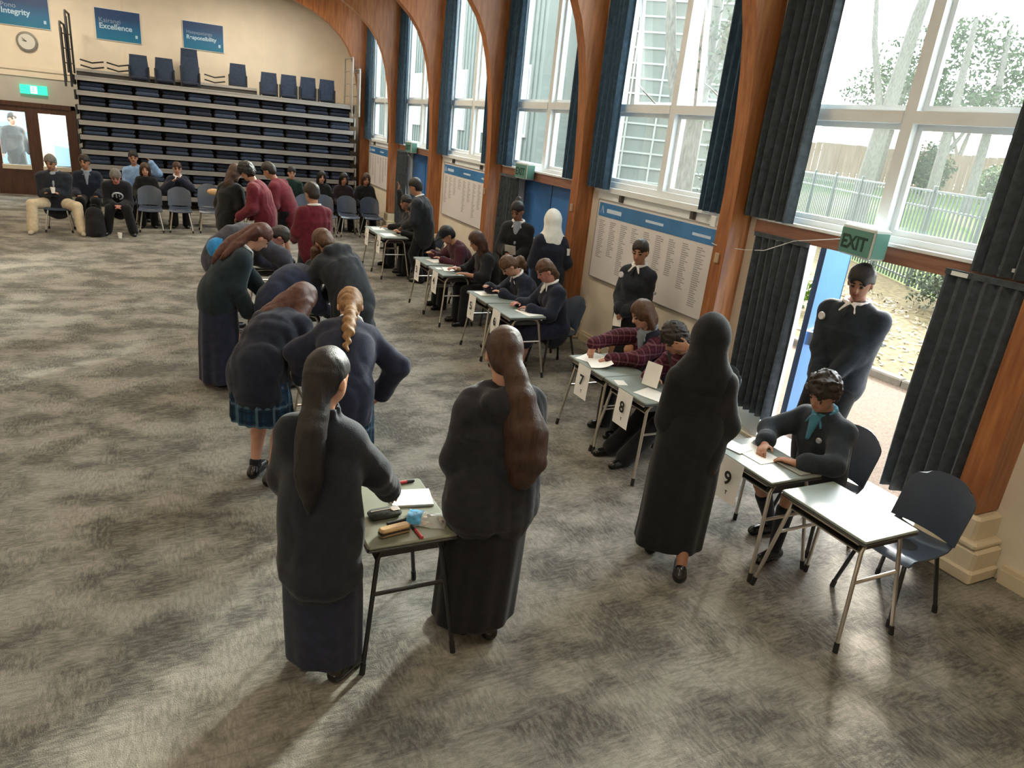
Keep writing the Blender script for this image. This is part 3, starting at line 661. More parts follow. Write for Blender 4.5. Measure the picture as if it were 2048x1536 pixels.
# curtains: wavy cloth, pleats run down the drop
CURT = fabric('curtain_cloth', (.056, .070, .084), .3)
CURTB = fabric('curtain_cloth_blue', (.040, .078, .125), .3)
def curtain(y0, y1, z0, z1, label, group, x=5.09, folds_=None, flare=.0, seed=0, m=CURT, skew=0.0):
    n = folds_ or max(4, int((y1 - y0) / .085)); rn = random.Random(seed); ph = [rn.random() * .9 for _ in range(4)]
    G = []; rows = 9; cols = n * 7
    for i in range(rows):
        t = i / (rows - 1); z = z1 + (z0 - z1) * t; row = []
        for j in range(cols):
            u = j / (cols - 1); a = .022 + .022 * t
            yy = y0 + (y1 - y0) * u; yy += (u - .5) * flare * t + skew * t
            xx = x + a * math.sin(2 * PI * n * u + ph[0] + .5 * math.sin(5 * u + ph[1]) + .35 * t) + .012 * math.sin(9 * u + 4 * t + ph[2])
            row.append((xx, yy, z))
        G.append(row)
    cx, cy = x, (y0 + y1) / 2
    root = empty('curtain', (cx, cy, z0), 0, label, 'curtain', group)
    mb = MB(); mb.sheet([[(p[0] - cx, p[1] - cy, p[2] - z0) for p in r] for r in G], .006); mb.build('cloth', m, root, True)
    mb = MB(); mb.box(-.02, .02, (y0 - cy), (y1 - cy), z1 - z0, z1 - z0 + .04); mb.build('heading_tape', m, root)
    return root
ORD = ['nearest the camera', 'second from the camera', 'third from the camera', 'fourth from the camera', 'fifth from the camera', 'farthest from the camera']
BAYN = ['above the open doorway', 'above the large honours board', 'above the middle closed blue door', 'above the second honours board', 'above the far blue door', 'nearest the end wall']
LOWN = {0: 'beside the open blue door leaf', 2: 'left of the middle closed blue door', 4: 'left of the far blue door'}
for k in range(6):
    a, b = colY(k), colY(k + 1); zb = 2.115 if k in DOORBAYS else 2.075
    curtain(b - .62 + (.02 if k == 0 else .12), b - .02, zb, 5.3, 'long navy curtain at the far side of the window ' + BAYN[k], 'upper window curtains', seed=k, m=CURTB if k else CURT)
    curtain(a + .20, a + .66, zb - (.06 if k == 0 else 0), 5.3, 'long navy curtain at the near side of the window ' + BAYN[k], 'upper window curtains', seed=k + 20, m=CURTB if k else CURT)
    if k in DOORBAYS:
        curtain(b - .86, b - .22, .30, SILL - .15, 'short dark curtain hung below the transom ' + LOWN[k], 'door curtains', seed=k + 40, flare=-.05, skew=-.05 if k == 0 else 0, x=5.08)
    if k == 0:
        curtain(a + .23, a + .80, .30, SILL - .10, 'short dark curtain hung at the near side of the open doorway behind the empty chair', 'door curtains', seed=k + 60, flare=.02, x=5.07)
# tape tag on near curtain
mb = MB(); mb.box(5.045, 5.052, 3.0, 3.12, 2.0, 2.03); t = mb.build('paper_tag', WHITE); tag(t, 'small white tag on the curtain just above the open doorway', 'tag')
# ------------------------------------------------------------------ furniture
CHROME = mat('chair_chrome', (.55, .50, .44), rough=.28, metal=.9)
BLACKM = mat('black_steel', (.018, .018, .02), rough=.4)
LAMI = mat('grey_green_laminate', (.19, .22, .20), rough=.42, spec=.30, noise=.07, nscale=4)
LAMI2 = mat('old_green_laminate', (.185, .20, .15), rough=.42, spec=.5, noise=.12, nscale=5)
EDGE = mat('dark_edging', (.03, .03, .03), rough=.5)
PLAST = mat('blue_grey_plastic', (.040, .056, .088), rough=.36, spec=.5, noise=.06, nscale=8)
RUBBER = mat('black_rubber', (.01, .01, .01), rough=.7)
PAPER = mat('paper', (.82, .82, .80), rough=.8)
INK = mat('ink', (.012, .012, .015), rough=.6)
def make_desk(name, topm, legm, label, group):
    "school desk .46 deep (x) x .62 wide (y); origin under the middle of the top"
    r = empty(name, (0, 0, 0), 0, label, 'desk', group); a, b = .23, .31
    mb = MB(); mb.rbox(-a, a, -b, b, .702, .722, .008); mb.build('desk_top', [topm], r)
    mb = MB(); mb.rbox(-a - .003, a + .003, -b - .003, b + .003, .690, .703, .008); mb.build('top_edging', EDGE, r)
    for x_, z_, r_, n_ in ((-a + .03, .675, .011, 'side_rail'), (a - .03, .675, .011, 'side_rail'), (-a + .06, .612, .008, 'tray_rail'), (a - .05, .612, .008, 'tray_rail')):
        mb = MB(); mb.tube([(x_, -b + .055, z_), (x_, b - .055, z_)], r_); mb.build(n_, legm, r)
    mb = MB(); mb.box(-a + .05, a - .04, -b + .06, b - .06, .617, .623); mb.box(-a + .05, a - .04, -b + .06, -b + .066, .623, .66); mb.box(-a + .05, a - .04, b - .066, b - .06, .623, .66); mb.box(a - .046, a - .04, -b + .06, b - .06, .623, .66)
    mb.build('book_tray', EDGE, r)
    for sy in (-1, 1):
        yt = sy * (b - .05); yf = sy * (b + .025)
        for sx in (-1, 1):
            mb = MB(); P0 = Vector((sx * (a + .012), yf, .03)); P1 = Vector((sx * (a - .065), yt, .62))
            q = [P0, P0.lerp(P1, .5), P1, Vector((sx * (a - .085), yt, .662)), Vector((sx * (a - .125), yt, .682)), Vector((0, yt, .686))]
            mb.tube(q, .0125); lg = mb.build('leg', legm, r, True)
            mb = MB(); mb.tube([P0 + (P0 - P1).normalized() * .028, P0 + (P1 - P0).normalized() * .035], .0155); mb.build('rubber_foot', RUBBER, lg)
        mb = MB(); t = .62; mb.tube([(-a + .038, sy * (b - .028), .43), (a - .038, sy * (b - .028), .43)], .011); mb.build('crossbar', legm, r)
    return r
def make_chair(label, group, legm):
    "polypropylene chair facing +x; origin on the floor under the seat"
    r = empty('stacking_chair', (0, 0, 0), 0, label, 'chair', group)
    n, m_ = 11, 9; G = []
    for i in range(n):
        u = i / (n - 1); row = []
        for j in range(m_):
            v = -1 + 2 * j / (m_ - 1); x = -.20 + .42 * u; w = .225 * (1 - .10 * (1 - u)) * (1 - .05 * max(0, u - .8) * 5)
            z = .445 + .018 * v * v - .030 * math.sin(PI * min(1, u * 1.15)) * (1 - .5 * v * v) - .035 * max(0, (u - .85) / .15) ** 2 + .03 * max(0, (.12 - u) / .12) ** 2
            row.append((x, v * w, z))
        G.append(row)
    mb = MB(); mb.sheet(G, .012); mb.build('seat', PLAST, r, True)
    G = []
    for i in range(n):
        u = i / (n - 1); row = []; wf = .222 * (1 - .30 * max(0, (u - .55) / .45) ** 3)
        for j in range(m_):
            v = -1 + 2 * j / (m_ - 1); z = .50 + .37 * u - .05 * abs(v) ** 3 * max(0, (u - .6) / .4) ** 2; x = -.20 - .085 * u - .02 * u * u + .045 * v * v * (1 - .4 * u) - .012
            row.append((x, v * wf, z))
        G.append(row)
    mb = MB(); mb.sheet(G, .013); bk = mb.build('backrest', PLAST, r, True)
    mb = MB(); mb.tube([(-.19, -.17, .44), (-.215, -.17, .52), (-.24, -.165, .60)], .012, flat=.6); mb.tube([(-.19, .17, .44), (-.215, .17, .52), (-.24, .165, .60)], .012, flat=.6); mb.build('back_bracket', legm, r, True)
    mb = MB(); mb.box(-.17, .17, -.16, .16, .415, .428); mb.build('seat_frame', legm, r)
    for sx in (1, -1):
        for sy in (1, -1):
            p1 = Vector((sx * .15, sy * .15, .42)); p0 = Vector((sx * .235 - (.01 if sx > 0 else -.01), sy * .215, .02)); mb = MB(); mb.tube([p0, p1], .0135); lg = mb.build('leg', legm, r, True)
            mb = MB(); mb.tube([p0 - Vector((0, 0, .02)), p0 + (p1 - p0).normalized() * .03], .017); mb.build('rubber_foot', RUBBER, lg)
    return r
def place(o, x, y, rz, label=None):
    o.location = (x, y, 0); o.rotation_euler = (0, 0, rz)
    if label: o['label'] = label
    return o
DESKY = {'1': 12.80, '2': 12.15, '3': 9.865, '4': 9.17, '5': 7.68, '6': 7.02, '7': 5.09, '8': 4.465, '9': 3.10, 'e': 2.395}
DX = 3.60
desk0 = make_desk('school_desk', LAMI, CHROME, 'x', 'grey desks along the window side')
first = True
for k, y in DESKY.items():
    lab = {'e': 'empty grey school desk beside the unused chair, nothing on its top', '9': 'grey school desk with the paper sheet numbered 9', '8': 'grey school desk with the paper sheet numbered 8', '7': 'grey school desk with the paper sheet numbered 7',
           '6': 'grey school desk of the girl with the white collar and bare legs', '5': 'grey school desk of the student with the swept back ponytail', '4': 'grey school desk of the seated person all in black', '3': 'grey school desk of the boy in a dark cap', '2': 'grey desk beside the standing boy in black, second from the bleachers', '1': 'grey desk nearest the bleachers, end of the row'}[k]
    o = desk0 if first else copy_tree(desk0); first = False; place(o, DX, y, 0, lab)
SHEETY = {'9': 3.13, '8': 4.42, '7': 5.08, '6': 7.04, '5': 7.76, '4': 9.13, '3': 9.90, '2': 12.06, '1': 12.86}
for k, y in SHEETY.items():
    lab = 'white paper sheet reading %s hung from the front edge of a desk' % k if k in '789' else 'white paper number sheet on the desk %s' % {'6': 'of the girl with the white collar', '5': 'of the student with the ponytail', '4': 'of the seated person in black', '3': 'of the boy in a cap', '2': 'beside the standing boy in black', '1': 'nearest the bleachers'}[k]
    r = empty('number_sheet', (DX - .236, y, .42), 0, lab, 'sign', 'number sheets on the desks')
    mb = MB(); G = [[(-.004 - .02 * math.sin(2.2 * (1 - t)) * (1 - t), w * .105, .30 * t) for w in (-1, -.3, .4, 1)] for t in (0, .25, .5, .75, 1)]
    mb.sheet(G, .0015); sh = mb.build('sheet', PAPER, r, True); M = frame((0, -1, 0), (0, 0, 1), (-.022 - .004, .030, .125))
    text_mesh('numeral', k, .135, INK, r, M, .001, 'LEFT', bold=.003)
    mb = MB(); mb.box(-.022, -.0195, -.012, -.008, .052, .078); mb.box(-.022, -.0195, -.018, -.002, .074, .079); mb.build('small_mark', INK, r)
# chairs behind the desks
chair0 = make_chair('x', 'chairs at the desks', BLACKM)
CH = {'e': (4.12, 2.33, 180, 'empty blue grey plastic chair with black legs beside the timber column'), '9': (4.22, 3.08, 180, 'blue grey chair under the curly haired boy at desk 9'), '8': (4.22, 4.50, 180, 'blue grey chair under the boy with a hand on his face'), '7': (4.28, 5.12, 180, 'blue grey chair under the person in the maroon trimmed blazer'),
      '6': (4.15, 7.05, 180, 'blue grey chair under the girl with the white collar'), '5': (4.2, 7.75, 180, 'blue grey chair under the student with the swept back ponytail'), '4': (4.2, 9.05, 180, 'chair under the seated person in black'), '3': (4.2, 9.9, 180, 'chair under the boy in a dark cap'), '2': (4.32, 12.2, 180, 'chair behind the desk beside the standing boy in black'), '1': (4.25, 12.9, 180, 'chair under the person at the desk nearest the bleachers')}
first = True
for k, (x, y, a, lab) in CH.items():
    o = chair0 if first else copy_tree(chair0); first = False; place(o, x, y, R(a), lab)
# desks of the middle queue
deskB = make_desk('school_desk', LAMI2, BLACKM, 'old green topped desk with black legs holding stationery between the two front girls', 'desks down the middle of the hall'); place(deskB, 1.01, 3.115, 0)
for x, y, lab in ((1.05, 5.06, 'desk leaned on by the girl with the braid'),):
    o = copy_tree(desk0); o['group'] = 'desks down the middle of the hall'; place(o, x, y, 0, lab)
for x, y, lab in ((1.20, 7.35, 'desk between the stooping girl in navy and the person with chin on hand'), (1.15, 9.55, 'desk the stooping adult in the grey top leans over')):
    o = copy_tree(desk0); o['group'] = 'desks down the middle of the hall'; place(o, x, y, 0, lab)
# audience chairs
chair1 = make_chair('x', 'chairs facing the hall in rows', CHROME)
AUD = [(-1.78, 15.95, 'under the man in beige trousers'), (-.78, 16.05, 'under the man with the white print top'), (-.22, 16.25, 'empty, beside the man with the white print top'), (.33, 16.3, 'empty, second right of the man with the white print top'), (.90, 16.35, 'with a tan bundle on its back'), (1.42, 16.45, 'beside the students in maroon on their left'),
       (3.30, 16.35, 'behind the boy in maroon seen from the back'), (3.84, 16.4, 'front right row, second from the window wall'), (4.38, 16.4, 'front right row, nearest the window wall'),
       (-1.32, 16.9, 'under the young person in a navy jacket behind the man'), (-.30, 17.15, 'under the child in dark clothes'), (.33, 17.25, 'under the girl holding her chin'), (.95, 17.3, 'empty in the second row, behind the tan bundle'), (1.5, 17.35, 'empty in the second row beside the maroon group'), (-.42, 18.0, 'under the person in a light blue shirt'),
       (2.75, 17.7, 'under the person in dark green'), (3.40, 17.5, 'under the left one of the three dark clothed people'), (3.92, 17.5, 'under the middle one of the three dark clothed people'), (4.45, 17.5, 'under the right one of the three dark clothed people'), (4.75, 18.6, 'empty by the window wall below the bleacher end'), (2.9, 16.3, 'partly hidden behind the boy in maroon')]
first = True
for x, y, lab in AUD:
    o = chair1 if first else copy_tree(chair1); first = False; place(o, x, y, R(-90), 'blue grey audience chair ' + lab)
# retractable bleachers
RAIL = mat('bleacher_rail', (.42, .42, .42), rough=.35, metal=.5)
DARKB = mat('bleacher_dark', (.018, .019, .022), rough=.6)
SEATB = fabric('bleacher_seat_blue', (.035, .052, .095), .15)
SEATD = fabric('bleacher_seat_dark', (.016, .024, .044), .15)
FY = 19.8
bl = empty('bleacher', (1.57, FY + .6, 0), 0, 'closed retractable grandstand with silver rails and navy seats against the end wall', 'bleachers')
X0, X1 = -1.60, 4.70; oy = -.6; ox = bl.location.x
for t in range(9):
    z = 2.82 - .317 * t; yb = FY - .045 * t - .0; yo = yb - bl.location.y
    mb = MB(); mb.box(X0 - ox, X1 - ox, yo, yo + .035, z - .055, z + .045); mb.box(X0 - ox, X1 - ox, yo - .012, yo, z + .02, z + .045); mb.build('deck_rail', RAIL, bl)
    mb = MB(); mb.box(X0 - ox, X1 - ox, yo + .035, yo + .9, z - .03, z); mb.box(X0 - ox, X1 - ox, yo + .45, yo + .47, z, z + .29) if t else None; mb.build('deck', DARKB, bl)
    if t:
        for i in range(11):
            xa = X0 + .06 + i * .566 - ox; rn = random.Random(t * 50 + i)
            q = MB(); q.rbox(xa, xa + .50, yo + .07, yo + .40, z + .05, z + .13 + .02 * rn.random(), .03); q.rbox(xa + .01, xa + .49, yo + .10, yo + .42, z + .15, z + .225, .03); q.build('folded_seat', SEATB if rn.random() < .45 else SEATD, bl, False)
for sx in (X0 - .04, X1 + .02):
    mb = MB(); 
    for t in range(9): z = 2.82 - .317 * t; mb.box(sx - ox, sx + .03 - ox, -.6 - .045 * t - .03, -.2, z - .16, z + .05)
    mb.build('side_bracket', RAIL if sx > 0 else DARKB, bl)
def tipseat(x, z, y, up=0.0, tall=.50):
    q = MB(); yo = y - bl.location.y; w = .20; 
    q.sheet([[(x - ox + v * w * (1 - .10 * (u > .5)), yo + .02 * v * v - .05 * u, z + .08 + tall * u) for v in (-1, -.9, -.5, 0, .5, .9, 1)] for u in (0, .08, .5, .92, 1)], .035)
    s_ = q.build('seat_back', SEATB, bl, True)
    q = MB(); q.rbox(x - ox - .19, x - ox + .19, yo - .10, yo - .03, z + .03, z + .12, .03); q.build('tip_up_seat', SEATD, s_)
    for k in (-.205, .205):
        q = MB(); q.box(x - ox + k - .015, x - ox + k + .015, yo - .06, yo + .06, z, z + .34); q.build('seat_bracket', DARKB, s_)
for x in (-.30, .24): tipseat(x, 2.87, 20.05)
tipseat(.80, 2.87, 20.05, tall=.58); tipseat(.82, 3.02, 20.75, tall=.66); tipseat(1.92, 2.95, 20.5, tall=.52)
for x in (2.60, 3.08, 3.56, 4.04): tipseat(x, 2.84, 20.0, tall=.50)
for x in (-1.28, -.74, 1.38): 
    q = MB(); yo = 20.55 - bl.location.y
    for dz in (0, .12): q.tube([(x - ox - .24, yo, 3.10 + dz), (x - ox, yo, 3.05 + dz), (x - ox + .24, yo, 3.10 + dz)], .017)
    q.build('empty_seat_frame', DARKB, bl, True)
mb = MB(); mb.box(X0 - ox, 2.35 - ox, 20.3 - bl.location.y, 21.1 - bl.location.y, 2.86, 2.99); mb.build('top_platform', mat('platform_dark', (.05, .05, .05), rough=.6), bl)
mb = MB(); mb.box(X0 - ox, 2.35 - ox, 20.28 - bl.location.y, 20.3 - bl.location.y, 2.96, 3.02); mb.build('platform_rail', RAIL, bl)
for x, zt, ya in ((-1.66, 4.15, 19.7), (-1.76, 3.90, 19.5), (4.66, 4.02, 19.75), (4.80, 3.75, 19.55)):
    q = MB(); yo = ya - bl.location.y; xx = x - ox
    q.tube([(xx, yo, 2.6), (xx, yo, zt - .05), (xx, yo + .02, zt), (xx, yo + .9, zt), (xx, yo + .92, zt - .05), (xx, yo + .92, 2.9)], .022); 
    for zz in (3.1, 3.4, 3.7): q.tube([(xx, yo, zz), (xx, yo + .92, zz)], .012)
    q.box(xx - .015, xx + .015, yo - .0, yo + .25, 2.7, zt - .1); q.build('hand_rail', DARKB if x < 0 else RAIL, bl, True)
# banners, clock, exit lights on the end wall
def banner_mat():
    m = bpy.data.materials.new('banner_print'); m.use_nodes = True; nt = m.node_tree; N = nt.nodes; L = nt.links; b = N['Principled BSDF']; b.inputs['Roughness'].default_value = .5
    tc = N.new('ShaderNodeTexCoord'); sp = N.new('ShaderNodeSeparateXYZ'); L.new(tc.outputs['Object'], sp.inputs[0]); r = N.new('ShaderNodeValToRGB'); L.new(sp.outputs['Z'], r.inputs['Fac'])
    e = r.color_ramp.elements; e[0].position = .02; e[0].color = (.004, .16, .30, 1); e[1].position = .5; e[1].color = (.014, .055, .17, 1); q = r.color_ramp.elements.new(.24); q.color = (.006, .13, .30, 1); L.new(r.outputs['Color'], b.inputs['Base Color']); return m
BAN = banner_mat(); LTXT = mat('banner_text', (.42, .62, .80), rough=.5); LTXT2 = mat('banner_text_dim', (.25, .34, .50), rough=.5)
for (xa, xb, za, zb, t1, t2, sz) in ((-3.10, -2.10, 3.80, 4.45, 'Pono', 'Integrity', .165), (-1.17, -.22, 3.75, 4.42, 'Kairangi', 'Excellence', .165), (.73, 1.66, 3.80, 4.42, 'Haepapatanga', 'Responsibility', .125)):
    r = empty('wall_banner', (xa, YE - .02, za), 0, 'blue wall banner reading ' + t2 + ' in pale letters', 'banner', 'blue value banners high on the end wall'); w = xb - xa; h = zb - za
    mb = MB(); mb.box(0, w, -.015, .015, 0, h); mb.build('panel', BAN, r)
    text_mesh('maori_word', t1, sz * .86, LTXT2, r, frame((1, 0, 0), (0, 0, 1), (.07, -.018, h * .56)), .001)
    text_mesh('english_word', t2, sz, LTXT, r, frame((1, 0, 0), (0, 0, 1), (.07, -.018, h * .36)), .001, bold=.004)
    mb = MB(); mb.box(w - .12, w - .07, -.019, -.015, .10, .17); mb.build('crest_mark', LTXT, r)
    mb = MB(); mb.box(-.012, w + .012, -.010, .017, -.012, 0); mb.box(-.012, w + .012, -.010, .017, h, h + .012); mb.box(-.012, 0, -.010, .017, 0, h); mb.box(w, w + .012, -.010, .017, 0, h); mb.build('frame_edge', WHITE, r)
r = empty('wall_clock', (-2.60, YE - .03, 3.48), 0, 'round grey rimmed wall clock under the Integrity banner', 'clock'); M = Matrix.Rotation(R(90), 4, 'X')
mb = MB(); mb.lathe([(.205, -.03), (.215, 0), (.205, .03), (.17, .035), (.165, .02)], n=32, M=M); mb.build('rim', mat('clock_rim', (.20, .20, .19), rough=.4), r, True)
mb = MB(); mb.lathe([(.168, .018), (.168, .024)], n=32, M=M); mb.build('dial', mat('clock_dial', (.62, .63, .60), rough=.5), r)
mb = MB(); mb.box(-.006, .006, -.032, -.028, 0, .09, 0, Matrix.Rotation(R(-75), 4, 'Y')); mb.box(-.005, .005, -.032, -.028, 0, .12, 0, Matrix.Rotation(R(-50), 4, 'Y')); mb.build('hands', INK, r)
GREEN = mat('exit_green', (.02, .42, .24), rough=.4, emit=.9); GW = mat('exit_white', (.75, 1, .88), rough=.4, emit=1.2)
r = empty('exit_light', (-2.58, YE - .04, 2.34), 0, 'green running man exit light over the timber doors', 'exit sign')
mb = MB(); mb.box(-.27, .27, -.03, .04, 0, .20); mb.build('case', GREEN, r)
mb = MB(); mb.box(-.06, .07, -.034, -.03, .02, .18); mb.build('door_symbol', GW, r); mb = MB(); mb.lathe([(.016, -.003), (.016, .003)], (0, 0, 0), 12, M=Matrix.Translation((0, -.037, .15)) @ M)
for a, b in (((0, .13), (.01, .08)), ((.01, .08), (-.035, .04)), ((.01, .08), (.045, .035)), ((0, .12), (-.035, .095)), ((0, .12), (.04, .105))): mb.tube([(a[0], -.037, a[1]), (b[0], -.037, b[1])], .008, 6)
mb.build('running_figure', GREEN, r)
# green EXIT boxes on the transoms
GBOX = mat('exit_box_green', (.10, .26, .22), rough=.35); GLET = mat('exit_letters', (.010, .045, .036), rough=.5); GREY = mat('exit_housing', (.62, .66, .66), rough=.4)
for (x, y, lab) in ((5.02, 3.90, 'green EXIT box under the transom of the open doorway'), (5.02, 10.05, 'green EXIT box over the closed blue door in the middle bay'), (5.02, 15.75, 'small green EXIT box over the far blue door')):
    r = empty('exit_sign', (x, y, 1.985), R(-14) if y < 5 else 0, lab, 'exit sign', 'exit boxes over the side doors')
    mb = MB(); mb.rbox(-.04, .10, -.20, .20, -.005, .235, .012); mb.build('housing', GREY, r)
    Mf = Matrix.Rotation(R(38), 4, 'Z') if 0 else Matrix.Identity(4)
    mb = MB(); mb.box(-.048, -.040, -.185, .185, .010, .205); mb.box(-.03, .09, -.206, -.20, .010, .205); mb.build('face', GBOX, r)
    text_mesh('lettering', 'EXIT', .15, GLET, r, frame((0, -1, 0), (0, 0, 1), (-.050, .165, .05)), .001, bold=.004)
    mb = MB(); mb.box(.10, .16, -.03, .03, .10, .16); mb.build('wall_bracket', GREY, r)
# honours boards
def header_mat():
    return mat('board_header_blue', (.045, .19, .44), rough=.35, noise=.25, nscale=2)
HEAD = header_mat(); BOARD = mat('board_grey', (.68, .67, .68), rough=.5, noise=.02, nscale=3); BTXT = mat('board_text', (.33, .33, .35), rough=.6)
for k, seed, lab in ((1, 3, 'large grey honours board with a blue header behind the standing girl with the badge'), (3, 5, 'second honours board with blue header between two timber columns behind the boy in a cap'), (5, 6, 'far honours board with blue header in the last bay')):
    a = colY(k) + .38; b = colY(k + 1) - .22; z0, z1 = .93, 1.93
    r = empty('honours_board', (XW - .02, (a + b) / 2, z0), 0, lab, 'board', 'honours boards under the windows'); w = (b - a) / 2; h = z1 - z0
    mb = MB(); mb.box(-.012, .02, -w, w, 0, h); mb.build('panel', BOARD, r)
    mb = MB(); mb.box(-.016, -.012, -w + .03, w - .03, h - .20, h - .03); mb.build('header', HEAD, r)
    mb = MB(); mb.box(-.02, .02, -w - .012, -w, -.01, h + .01); mb.box(-.02, .02, w, w + .012, -.01, h + .01); mb.box(-.02, .02, -w, w, -.012, 0); mb.box(-.02, .02, -w, w, h, h + .012); mb.build('frame_edge', mat('aluminium', (.5, .5, .5), rough=.4, metal=.7), r)
    mb = MB()
    yy = w - .08; mb.tube([(-.018, yy, h - .16), (-.018, yy - .035, h - .07), (-.018, yy - .07, h - .16)], .006, 6); mb.box(-.018, -.016, w - .55, w - .22, h - .145, h - .095); mb.box(-.018, -.016, -.25, .10, h - .135, h - .105); mb.box(-.018, -.016, -w + .1, -w + .4, h - .14, h - .11); mb.build('header_lettering', mat('header_white', (.55, .68, .85), rough=.5), r)
    rn = random.Random(seed); cols = 9
    for c in range(cols):
        mb = MB()
        y = w - .08 - c * (2 * w - .12) / cols; n = rn.randint(14, 30) if c not in (3,) else 8
        for i in range(n):
            z = h - .26 - i * .0235; L = rn.uniform(.07, .15)
            if z < .05: break
            mb.box(-.0135, -.012, y - L, y, z, z + .011)
        mb.build('name_column', BTXT, r)
# thin white cable slung along the wall
mb = MB(); pts = [(5.17, 8.6, 1.93), (5.12, 8.2, 1.78), (4.93, 8.35, 1.80), (4.93, 8.5, 1.78)]; mb.tube([(4.93, 5.50, 1.80), (4.94, 5.45, 1.79), (5.05, 5.38, 1.78), (5.10, 5.2, 1.79), (5.04, 4.9, 1.84), (5.06, 4.6, 1.98), (5.10, 4.15, 2.08)], .004, 6)
c_ = mb.build('wall_cable', WHITE, None, True); tag(c_, 'thin white cable slung from the timber column to the EXIT box', 'cable')
mb = MB(); mb.rbox(4.925, 4.95, 5.50, 5.58, 1.95, 2.06, .006); b_ = mb.build('switch_box', WHITE); tag(b_, 'small white switch box on the column beside the honours board', 'switch')
for k, z in ((1, 1.62), (2, 1.72), (3, 1.60)):
    mb = MB(); mb.rbox(4.93, 4.95, colY(k) + .06, colY(k) + .12, z, z + .10, .005); o = mb.build('hook', mat('hook_brass', (.55, .42, .30), rough=.35, metal=.5)); tag(o, 'small metal hook on the %s timber column' % {1: 'nearer', 2: 'middle', 3: 'farther'}[k], 'hook', 'hooks on the columns')
# ------------------------------------------------------------------ small things on the desks
def flat(name, label, cat, x, y, w, d, rz, m, z=.7225, th=.002, group=None, curl_=0.0):
    r = MB(); G = [[(-w / 2 + w * i / 5, -d / 2 + d * j / 5, .001 + curl_ * (i / 5) ** 3) for j in range(6)] for i in range(6)]
    r.sheet(G, th); o = r.build(name, m, None, True); o.location = (x, y, z + th / 2); o.rotation_euler = (0, 0, R(rz)); return tag(o, label, cat, group)
def pad(name, label, x, y, w, d, rz, h=.012, z=.7225):
    r = empty(name, (x, y, z), R(rz), label, 'paper'); mb = MB(); mb.box(-w / 2, w / 2, -d / 2, d / 2, 0, h); mb.build('pages', PAPER, r); mb = MB()
    for i in range(9): mb.box(-w / 2 + .02, w / 2 - .02, -d / 2 + .02 + i * .026, -d / 2 + .021 + i * .026, h, h + .0006)
    mb.build('ruled_lines', mat('rule_blue', (.45, .5, .6)), r); return r
pad('paper_pad', 'white lined pad on the stationery desk by the front girl\'s sleeve', 1.12, 3.20, .17, .22, 80)
r = empty('wooden_duster', (.935, 2.895, .7225), R(9), 'tan wooden board duster with a dark felt strip on the stationery desk', 'duster'); mb = MB(); mb.rbox(-.08, .08, -.024, .024, .022, .045, .012); mb.build('handle', mat('tan_wood', (.52, .35, .18), rough=.5, noise=.15, nscale=12, stretch=(1, 9, 9)), r); mb = MB(); mb.rbox(-.08, .08, -.026, .026, 0, .022, .008); mb.build('felt', mat('tan_felt', (.30, .21, .12), rough=.9), r); mb = MB(); mb.rbox(-.081, .081, -.027, .027, .017, .021, .008); mb.build('glue_line', INK, r)
r = empty('pencil_case', (.935, 3.07, .7225), R(4), 'dark grey oblong zip case on the stationery desk', 'case'); mb = MB(); mb.rbox(-.085, .085, -.04, .04, 0, .035, .014); mb.build('case_body', fabric('case_grey', (.05, .055, .05)), r, True); mb = MB(); mb.tube([(-.075, 0, .036), (.075, 0, .036)], .004, 6); mb.build('zip', STEEL, r); mb = MB(); mb.rbox(.03, .075, -.025, .015, .034, .040, .005); mb.build('silver_badge', STEEL, r)
def marker(x, y, rz, m, label, z=.7225):
    r = empty('marker_pen', (x, y, z + .009), R(rz), label, 'pen', 'marker pens'); mb = MB(); mb.lathe([(.006, -.06), (.009, -.058), (.009, .02)], n=12, M=Matrix.Rotation(R(90), 4, 'Y')); mb.build('barrel', WHITE if m is None else m, r, True)
    mb = MB(); mb.lathe([(.0098, .02), (.0098, .058), (.007, .065)], n=12, M=Matrix.Rotation(R(90), 4, 'Y')); mb.build('cap', mat('cap_red', (.45, .04, .05), rough=.35) if m is None else INK, r, True); return r
RED = mat('marker_red', (.45, .045, .05), rough=.4); BLU = mat('marker_blue', (.03, .12, .42), rough=.4)
marker(1.045, 2.865, 95, RED, 'red marker pen near the front edge of the stationery desk'); marker(1.13, 3.375, 5, RED, 'red marker pen at the far edge of the stationery desk'); marker(1.03, 3.385, 2, BLU, 'blue marker pen at the far edge of the stationery desk'); marker(.98, 2.985, 8, INK, 'thin black pen between the case and the duster')
CLR = mat('clear_plastic', (.75, .78, .78), rough=.15); CLR.node_tree.nodes['Principled BSDF'].inputs['Alpha'].default_value = .30
r = empty('sweet_bag', (1.13, 2.965, .7225), R(-28), 'crinkled clear and blue plastic bag of small wrapped sweets on the stationery desk', 'bag'); rn = random.Random(4)
G = [[(-.10 + .2 * i / 9, -.075 + .15 * j / 7, .004 + .028 * math.sin(PI * i / 9) * math.sin(PI * j / 7) + .006 * rn.random()) for j in range(8)] for i in range(10)]
mb = MB(); mb.sheet(G, .0012); mb.build('clear_film', CLR, r, True)
G = [[(-.10 + .075 * i / 5, -.07 + .14 * j / 7, .012 + .026 * math.sin(PI * (i + 2) / 9) * math.sin(PI * j / 7) + .006 * rn.random()) for j in range(8)] for i in range(6)]
mb = MB(); mb.sheet(G, .0015); mb.build('blue_label', mat('label_blue', (.08, .33, .58), rough=.3, noise=.5, nscale=40), r, True)
